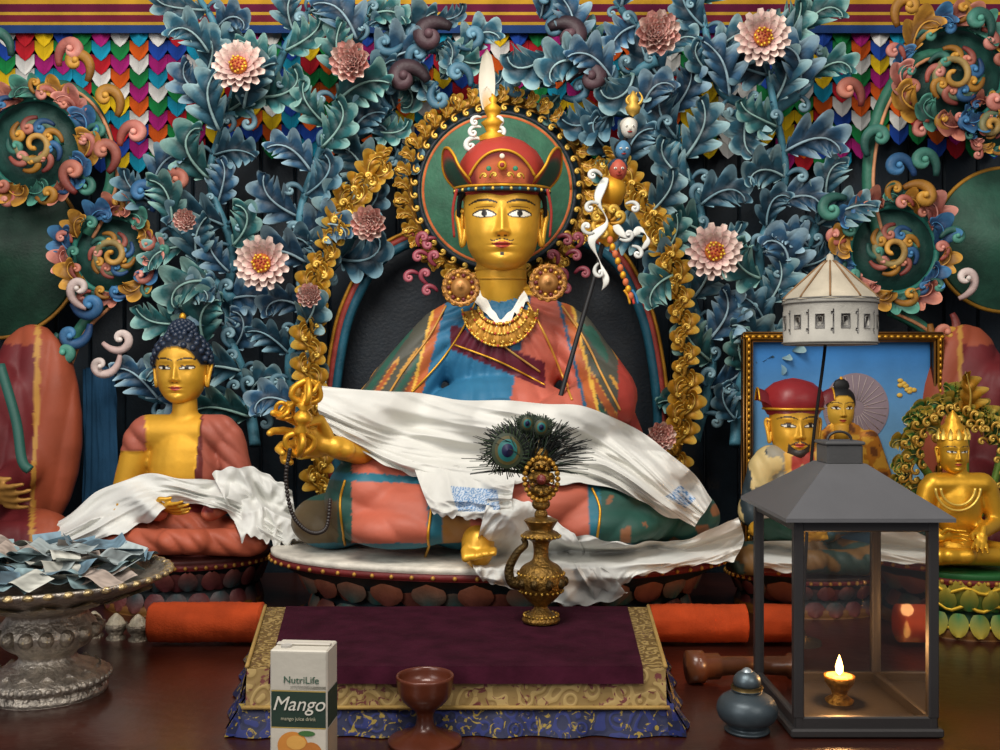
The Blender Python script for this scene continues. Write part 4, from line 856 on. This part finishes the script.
# ================================================================ JUICE CARTON
E8=empty('juice_carton'); m=MB(); R=rz(math.radians(-5)); W_,D_,Hh=.082,.056,.184
cb=P(300,0,1.40); c0=np.array([cb[0],cb[1]+.03,0])
L2W=lambda x,y,z:c0+R@np.array([x,y,z])
m.add(box(L2W(0,0,Hh/2),(W_,D_,Hh),rot=R,bev=.002),H('#c2bcae')) 
def face(x0,x1,z0,z1,c,o=.0006):
    y=-D_/2-o; m.add(([L2W(x0,y,z0),L2W(x1,y,z0),L2W(x1,y,z1),L2W(x0,y,z1)],[(0,1,2,3)]),c)
def facer(y0,y1,z0,z1,c,o=.0006):
    x=W_/2+o; m.add(([L2W(x,y0,z0),L2W(x,y1,z0),L2W(x,y1,z1),L2W(x,y0,z1)],[(0,1,2,3)]),c)
h=W_/2-.002; face(-h,h,.076,.126,H('#1c3226')); face(-h,h,.126,.1275,H('#b09448')); face(-h,h,.0745,.076,H('#b09448')); face(-h,h,.128,.180,H('#b8b2a4')); face(-.012,h,.129,.134,H('#7a7868')); face(-h,h,.002,.074,H('#c8c0b0'))
facer(-D_/2+.002,D_/2-.002,.076,.126,H('#1c3226')); facer(-D_/2+.002,D_/2-.002,.002,.074,H('#a8927a'))
def fell(x,z,rx,rz_,c,o): 
    a=np.linspace(0,2*np.pi,24,endpoint=False); V=[L2W(x,-D_/2-o,z)]+[L2W(x+rx*math.cos(t),-D_/2-o,z+rz_*math.sin(t)) for t in a]; m.add((V,[(0,i+1,(i+1)%24+1) for i in range(24)]),c)
fell(-.008,.050,.022,.020,H('#cc8434'),.001); fell(-.003,.055,.014,.010,H('#d8a04c'),.0014); fell(.018,.040,.016,.016,H('#b8702c'),.0012); fell(.012,.068,.012,.004,H('#3f6a34'),.0016)
m.add(box(L2W(0,0,Hh+.002),(W_-.004,.010,.003),rot=R,bev=.001),H('#b8b2a6')); m.add(lathe([(.008,0),(.008,.003),(.001,.003)],16,L2W(-.022,-.012,Hh)),H('#a8a49c'))
m.build('carton_body',PAPER,E8,smooth=False)
def text(s_,size,x,z,c,par,o=.0015,sh=0):
    cu=bpy.data.curves.new('t','FONT'); cu.body=s_; cu.size=size; cu.align_x='CENTER'; cu.extrude=.0002; cu.shear=sh; ob=bpy.data.objects.new('label_text',cu); bpy.context.collection.objects.link(ob)
    ob.location=L2W(x,-D_/2-o,z); ob.rotation_euler=(math.pi/2,0,math.radians(-5)); ob.parent=par
    mt=bpy.data.materials.new('print'); mt.use_nodes=True; mt.node_tree.nodes['Principled BSDF'].inputs['Base Color'].default_value=tuple(c[:3])+(1,); cu.materials.append(mt)
text('Mango',.028,0,.100,H('#cfcabc'),E8,sh=.3); text('NutriLife',.014,.004,.138,H('#3c5a48'),E8); text('mango juice drink',.007,0,.086,H('#a8a48c'),E8)
# ================================================================ GOBLET, POT, TRAY, SMALL ITEMS
m=MB(); b=P(425,0,1.55); b[2]=0
m.add(lathe(catm([(.056,0),(.057,.006),(.044,.012),(.020,.022),(.013,.036),(.016,.050),(.03,.062),(.040,.075),(.044,.095),(.045,.104),(.041,.104),(.034,.085),(.001,.078)],50),36,b),H('#5a2a18',.1)); m.build('wooden_goblet',WOODF)
m=MB(); b=P(747,0,1.60); b[2]=0
m.add(lathe(catm([(.032,0),(.036,.004),(.030,.010),(.044,.022),(.048,.038),(.042,.052),(.030,.060),(.022,.064),(.024,.068),(.001,.070)],40),32,b),H('#3f4a50',.4)); m.add(ell(b+np.array([0,0,.080]),(.022,.022,.018)),H('#5a666c',.7)); m.add(ell(b+np.array([0,0,.086]),(.012,.012,.016)),H('#9aa4a8',.7)); m.add(lathe([(.024,.068),(.026,.071),(.024,.074)],24,b),H('#8a7448',.8)); m.build('incense_pot',STEEL)
E9=empty('silver_offering_tray'); m=MB(); b=P(48,0,1.80); b[2]=0; SV=H('#bcb2a4',.8); 
prf=[(.100,0),(.102,.006),(.098,.016),(.105,.022),(.104,.034),(.085,.044),(.058,.055),(.048,.066),(.054,.076),(.072,.088),(.084,.104),(.086,.118),(.074,.132),(.068,.142),(.072,.15),(.09,.158),(.12,.17),(.17,.188),(.205,.205),(.212,.214),(.207,.217),(.198,.212),(.165,.202),(.001,.198)]
m.add(lathe(catm(prf,110),64,b),SV)
for i in range(44):
    a_=i*2*math.pi/44; o=np.array([math.cos(a_),math.sin(a_),0]); m.add(ell(b+o*.208+np.array([0,0,.212]),(.010,.010,.006),8,6),H('#c8b080',.8)); 
    m.add(ell(b+o*.103+np.array([0,0,.028]),(.007,.007,.006),8,6),SV)
for i in range(16):
    a_=i*math.pi/8; o=np.array([math.cos(a_),math.sin(a_),0]); m.add(ell(b+o*.083+np.array([0,0,.112]),(.014,.014,.014),10,8),H('#9f9484',.8)); m.add(ell(b+o*.091+np.array([0,0,.112]),(.006,.006,.006),8,6),H('#c8b890',.8))
    petal(m,b+o*.12+np.array([0,0,.168]),(o+np.array([0,0,.42]))/1.085,(o*.42-np.array([0,0,1]))/1.085,.07,.03,SV,H('#c9b48a',.8),.1)
    petal(m,b+o*.10+np.array([0,0,.012]),(-o*.5+np.array([0,0,1]))/1.118,(o+np.array([0,0,.5]))/1.118,.04,.018,SV,SV,.1)
m.build('chased_silver_stand',METAL,E9)
m=MB()
for i in range(60):
    r_=.165*math.sqrt(random.random()); a_=random.uniform(0,6.28); R=np.array(Matrix.Rotation(random.uniform(0,6.28),3,'Z')@Matrix.Rotation(random.uniform(-.3,.3),3,'X')@Matrix.Rotation(random.uniform(-.25,.25),3,'Y')); c_=b+np.array([r_*math.cos(a_),r_*math.sin(a_),.220+random.uniform(0,.02)+.025*(1-r_/.165)])
    nu,nv=16,8; U,Vv=np.meshgrid(np.linspace(-1,1,nu),np.linspace(-1,1,nv),indexing='ij'); bend=random.uniform(-.02,.02); V=np.stack([U*.052,Vv*.025,bend*U**2+.006*np.sin(U*5+i)],-1).reshape(-1,3)@R.T+c_
    base=random.choice([H('#a8b4b4'),H('#8aa4a8'),H('#d0d0c4'),H('#6f8c9c'),H('#b4a498'),H('#96aa96')]); C=np.tile(base,(nu,nv,1)); C[(abs(U)<.3)&(abs(Vv)<.8)]=base*.4; C[(abs(U-.6)<.15)]=base*.6; C[1:-1,1:-1]*=np.random.uniform(.55,1.15,(nu-2,nv-2,1)); C[...,3]=0; m.add((V,gridf(nu,nv)),C.reshape(-1,4))
m.build('banknotes',PAPER,E9)
E10=empty('butter_lamp_cups'); m=MB()
for (x,dd) in ((94,2.18),(116,2.16),(138,2.15)):
    b=P(x,0,dd); b[2]=0; m.add(lathe([(.02,0),(.021,.004),(.014,.01),(.022,.022),(.024,.034),(.022,.034),(.001,.03)],20,b),H('#8a8070',.6)); m.add(lathe([(.02,.033),(.014,.045),(.004,.055),(.001,.056)],16,b),H('#a89e88'))
m.build('cups',METAL,E10)
m=MB(); b=P(779,0,2.16); b[2]=0; m.add(lathe([(.02,0),(.024,.004),(.024,.02),(.02,.02),(.001,.016)],20,b),H('#b88a30',.8)); m.add(lathe([(.001,.018),(.006,.026),(.005,.036),(.001,.05)],12,b),(1,.6,.2,0),1); m.build('tea_light',[METAL,GLOW])
m=MB()
def roll(m,xa,xb,py,d,r,c,mat=0):
    a_=P(xa,py,d);b_=P(xb,py,d); a_[2]=b_[2]=r+.004; n=60; pts=[a_+(b_-a_)*t for t in np.linspace(0,1,n)]; vf=tube(pts,[r*(1+.03*nz(i*.5,d*3)) for i in range(n)],24); v=vf[0]
    for i in range(len(v)): v[i]+=np.array([0,-1,.6])*.006*nz(v[i][0]*14,v[i][2]*60,v[i][1]*40)
    m.add((v,vf[1]),c,mat)
roll(m,152,262,640,2.12,.042,H('#b0421a')); m.build('orange_cloth_roll',CLOTH)
m=MB(); roll(m,650,745,640,2.12,.040,H('#b0421a')); m.build('orange_cloth_roll.001',CLOTH)
m=MB(); a_=np.array([.315,-.55,.03]); m.add(lathe([(.001,0),(.03,.002),(.03,.03),(.024,.034),(.024,.06),(.018,.065),(.016,.13),(.012,.15),(.001,.152)],20,a_+np.array([.03,0,0]),rot=axrot((1,.1,0))),H('#6a3c22')); m.build('wooden_scroll_rod',WOODF)
# ================================================================ LANTERN
E11=empty('candle_lantern'); m=MB(); X0,X1,Y0,Y1=.462,.690,-.83,-.575; G=H('#343232',.3); cxl=(X0+X1)/2; cyl=(Y0+Y1)/2; T=.016
for x in (X0+T/2,X1-T/2):
    for y in (Y0+T/2,Y1-T/2): m.add(box((x,y,.185),(T,T,.31),bev=.002),G)
for z in (.022,.333):
    for y in (Y0+T/2,Y1-T/2): m.add(box((cxl,y,z),(X1-X0-.002,T*.8,.02),bev=.002),G)
    for x in (X0+T/2,X1-T/2): m.add(box((x,cyl,z),(T*.8,Y1-Y0-.002,.02),bev=.002),G)
m.add(box((cxl,cyl,.008),(X1-X0+.012,Y1-Y0+.012,.014),bev=.003),G)
o=.018; z0,z1=.341,.422; rt=.034
V=[(X0-o,Y0-o,z0),(X1+o,Y0-o,z0),(X1+o,Y1+o,z0),(X0-o,Y1+o,z0),(X0-o,Y0-o,z0+.006),(X1+o,Y0-o,z0+.006),(X1+o,Y1+o,z0+.006),(X0-o,Y1+o,z0+.006),(cxl-rt,cyl-rt,z1),(cxl+rt,cyl-rt,z1),(cxl+rt,cyl+rt,z1),(cxl-rt,cyl+rt,z1)]
m.add((V,[(3,2,1,0),(0,1,5,4),(1,2,6,5),(2,3,7,6),(3,0,4,7),(4,5,9,8),(5,6,10,9),(6,7,11,10),(7,4,8,11),(8,9,10,11)]),H('#6a6a6c',.4))
m.add(box((cxl,cyl,.437),(.06,.06,.034),bev=.003),H('#505050',.4)); m.add(box((cxl,cyl,.456),(.066,.066,.006),bev=.002),H('#5c5c5c',.4))
m.add(tube([(cxl+.02*math.cos(t),cyl,.46+.014*math.sin(t)) for t in np.linspace(0,math.pi,14)],.0025,6),G)
m.build('steel_frame',STEEL,E11,smooth=False)
m=MB()
for y in (Y0+T/2,Y1-T/2): m.add(([(X0+T,y,.03),(X1-T,y,.03),(X1-T,y,.325),(X0+T,y,.325)],[(0,1,2,3)]))
for x in (X0+T/2,X1-T/2): m.add(([(x,Y0+T,.03),(x,Y1-T,.03),(x,Y1-T,.325),(x,Y0+T,.325)],[(0,1,2,3)]))
m.build('glass_panes',GLASS,E11,smooth=False)
m=MB(); b=(cxl,cyl,.015); m.add(lathe([(.022,0),(.024,.004),(.012,.012),(.014,.02),(.024,.034),(.026,.045),(.024,.045),(.001,.04)],24,b),H('#b8802c',.7)); m.add(lathe([(.022,.043),(.021,.046),(.001,.046)],20,b),H('#f0d890')); m.add(lathe([(.0015,.046),(.006,.052),(.0065,.060),(.004,.070),(.0005,.080)],14,b),(1,.6,.2,0),1); m.build('butter_candle',[METAL,GLOW],E11)
# ================================================================ PARASOL
m=MB(); dp=2.12; b=P(830,345,dp); s=dp/F
m.add(lathe([(45*s,0),(45*s,40*s),(46*s,43*s),(46*s,45*s)],60,b),H('#aaa79e'))
m.add(lathe([(46.5*s,44*s),(43*s,49*s),(24*s,66*s),(10*s,80*s),(4*s,84*s),(3*s,90*s),(1e-4,92*s)],40,b,lobes=10,lamp=.02),H('#b8ae9a'))
for i in range(10):
    a_=i*2*math.pi/10; o=np.array([math.cos(a_),math.sin(a_),0]); m.add(tube(catm([b+o*47*s+np.array([0,0,46*s]),b+o*25*s+np.array([0,0,67*s]),b+o*5*s+np.array([0,0,84*s])],8),.002,6),H('#8a6a4a'))
for z_ in (2,41,45):
    a=np.linspace(0,2*np.pi,49); m.add(tube(b+np.stack([46*s*np.cos(a),46*s*np.sin(a),0*a+z_*s],-1),.0018,6),H('#77746e'))
for i in range(12):
    for (uu,zz,w_,h_) in ((0,22,.019,.030),(0,22,.011,.020),(.25,30,.006,.006),(.25,14,.006,.006),(-.25,22,.003,.050)):
        a_=i*2*math.pi/12+uu; o=np.array([math.cos(a_),math.sin(a_),0]); R=np.stack([np.array([-o[1],o[0],0]),o,np.array([0,0,1])],1)
        m.add(box(b+o*(45.0*s+(.0006 if w_!=.011 else .001))+np.array([0,0,zz*s]),(w_,.0012,h_),rot=R,bev=.0004),H('#969490') if w_!=.011 else H('#b2afa6'))
m.add(tube(catm([b+np.array([0,0,84*s]),b+np.array([-.01,0,0]),b+np.array([-.04,0,-.25]),np.array([b[0]-.06,b[1]+.0,.003])],20),.0035,8),H('#1c1a1a'))
m.add(lathe([(.04,0),(.04,.008),(.01,.014),(.006,.03)],20,(b[0]-.06,b[1],0)),H('#3a3026',.5))
m.build('ceremonial_parasol',CLOTH)
# ================================================================ LIGHTS / CAMERA
def area(name,loc,tgt,size,power,col=(1,1,1)):
    l=bpy.data.lights.new(name,'AREA'); l.energy=power; l.size=size; l.color=col
    o=bpy.data.objects.new(name,l); bpy.context.collection.objects.link(o); o.location=loc; o.rotation_euler=(Vector(tgt)-Vector(loc)).to_track_quat('-Z','Y').to_euler()
area('key_light',(-.35,-1.6,2.3),(0,.1,.5),1.0,54,(1,.95,.88))  # added key light, steep from front-above for carving relief; not a ceiling lamp
area('window_light',(-1.8,-2.8,1.5),(0,0,.5),1.3,30,(1,.98,.95))
area('fill_light_right',(1.4,-2.6,1.7),(.2,0,.4),1.0,20,(1,.93,.84))  # added fill from the right; stands for no actual doorway
l=bpy.data.lights.new('candle_glow','POINT'); l.energy=1.6; l.color=(1,.5,.18); l.shadow_soft_size=.012; o=bpy.data.objects.new('candle_glow',l); o.location=(cxl,cyl,.115); bpy.context.collection.objects.link(o)
w=bpy.data.worlds.new('w'); bpy.context.scene.world=w; w.use_nodes=True; bg=w.node_tree.nodes['Background']; bg.inputs[0].default_value=(.92,.92,1,1); bg.inputs[1].default_value=.22
cam=bpy.data.cameras.new('camera'); cam.sensor_width=36; cam.lens=36; oc=bpy.data.objects.new('camera',cam); bpy.context.collection.objects.link(oc); oc.location=(0,CY,CZ); oc.rotation_euler=(math.pi/2,0,0); bpy.context.scene.camera=oc
cam.clip_start=.05
vs=bpy.context.scene.view_settings; vs.view_transform='Standard'; vs.exposure=0
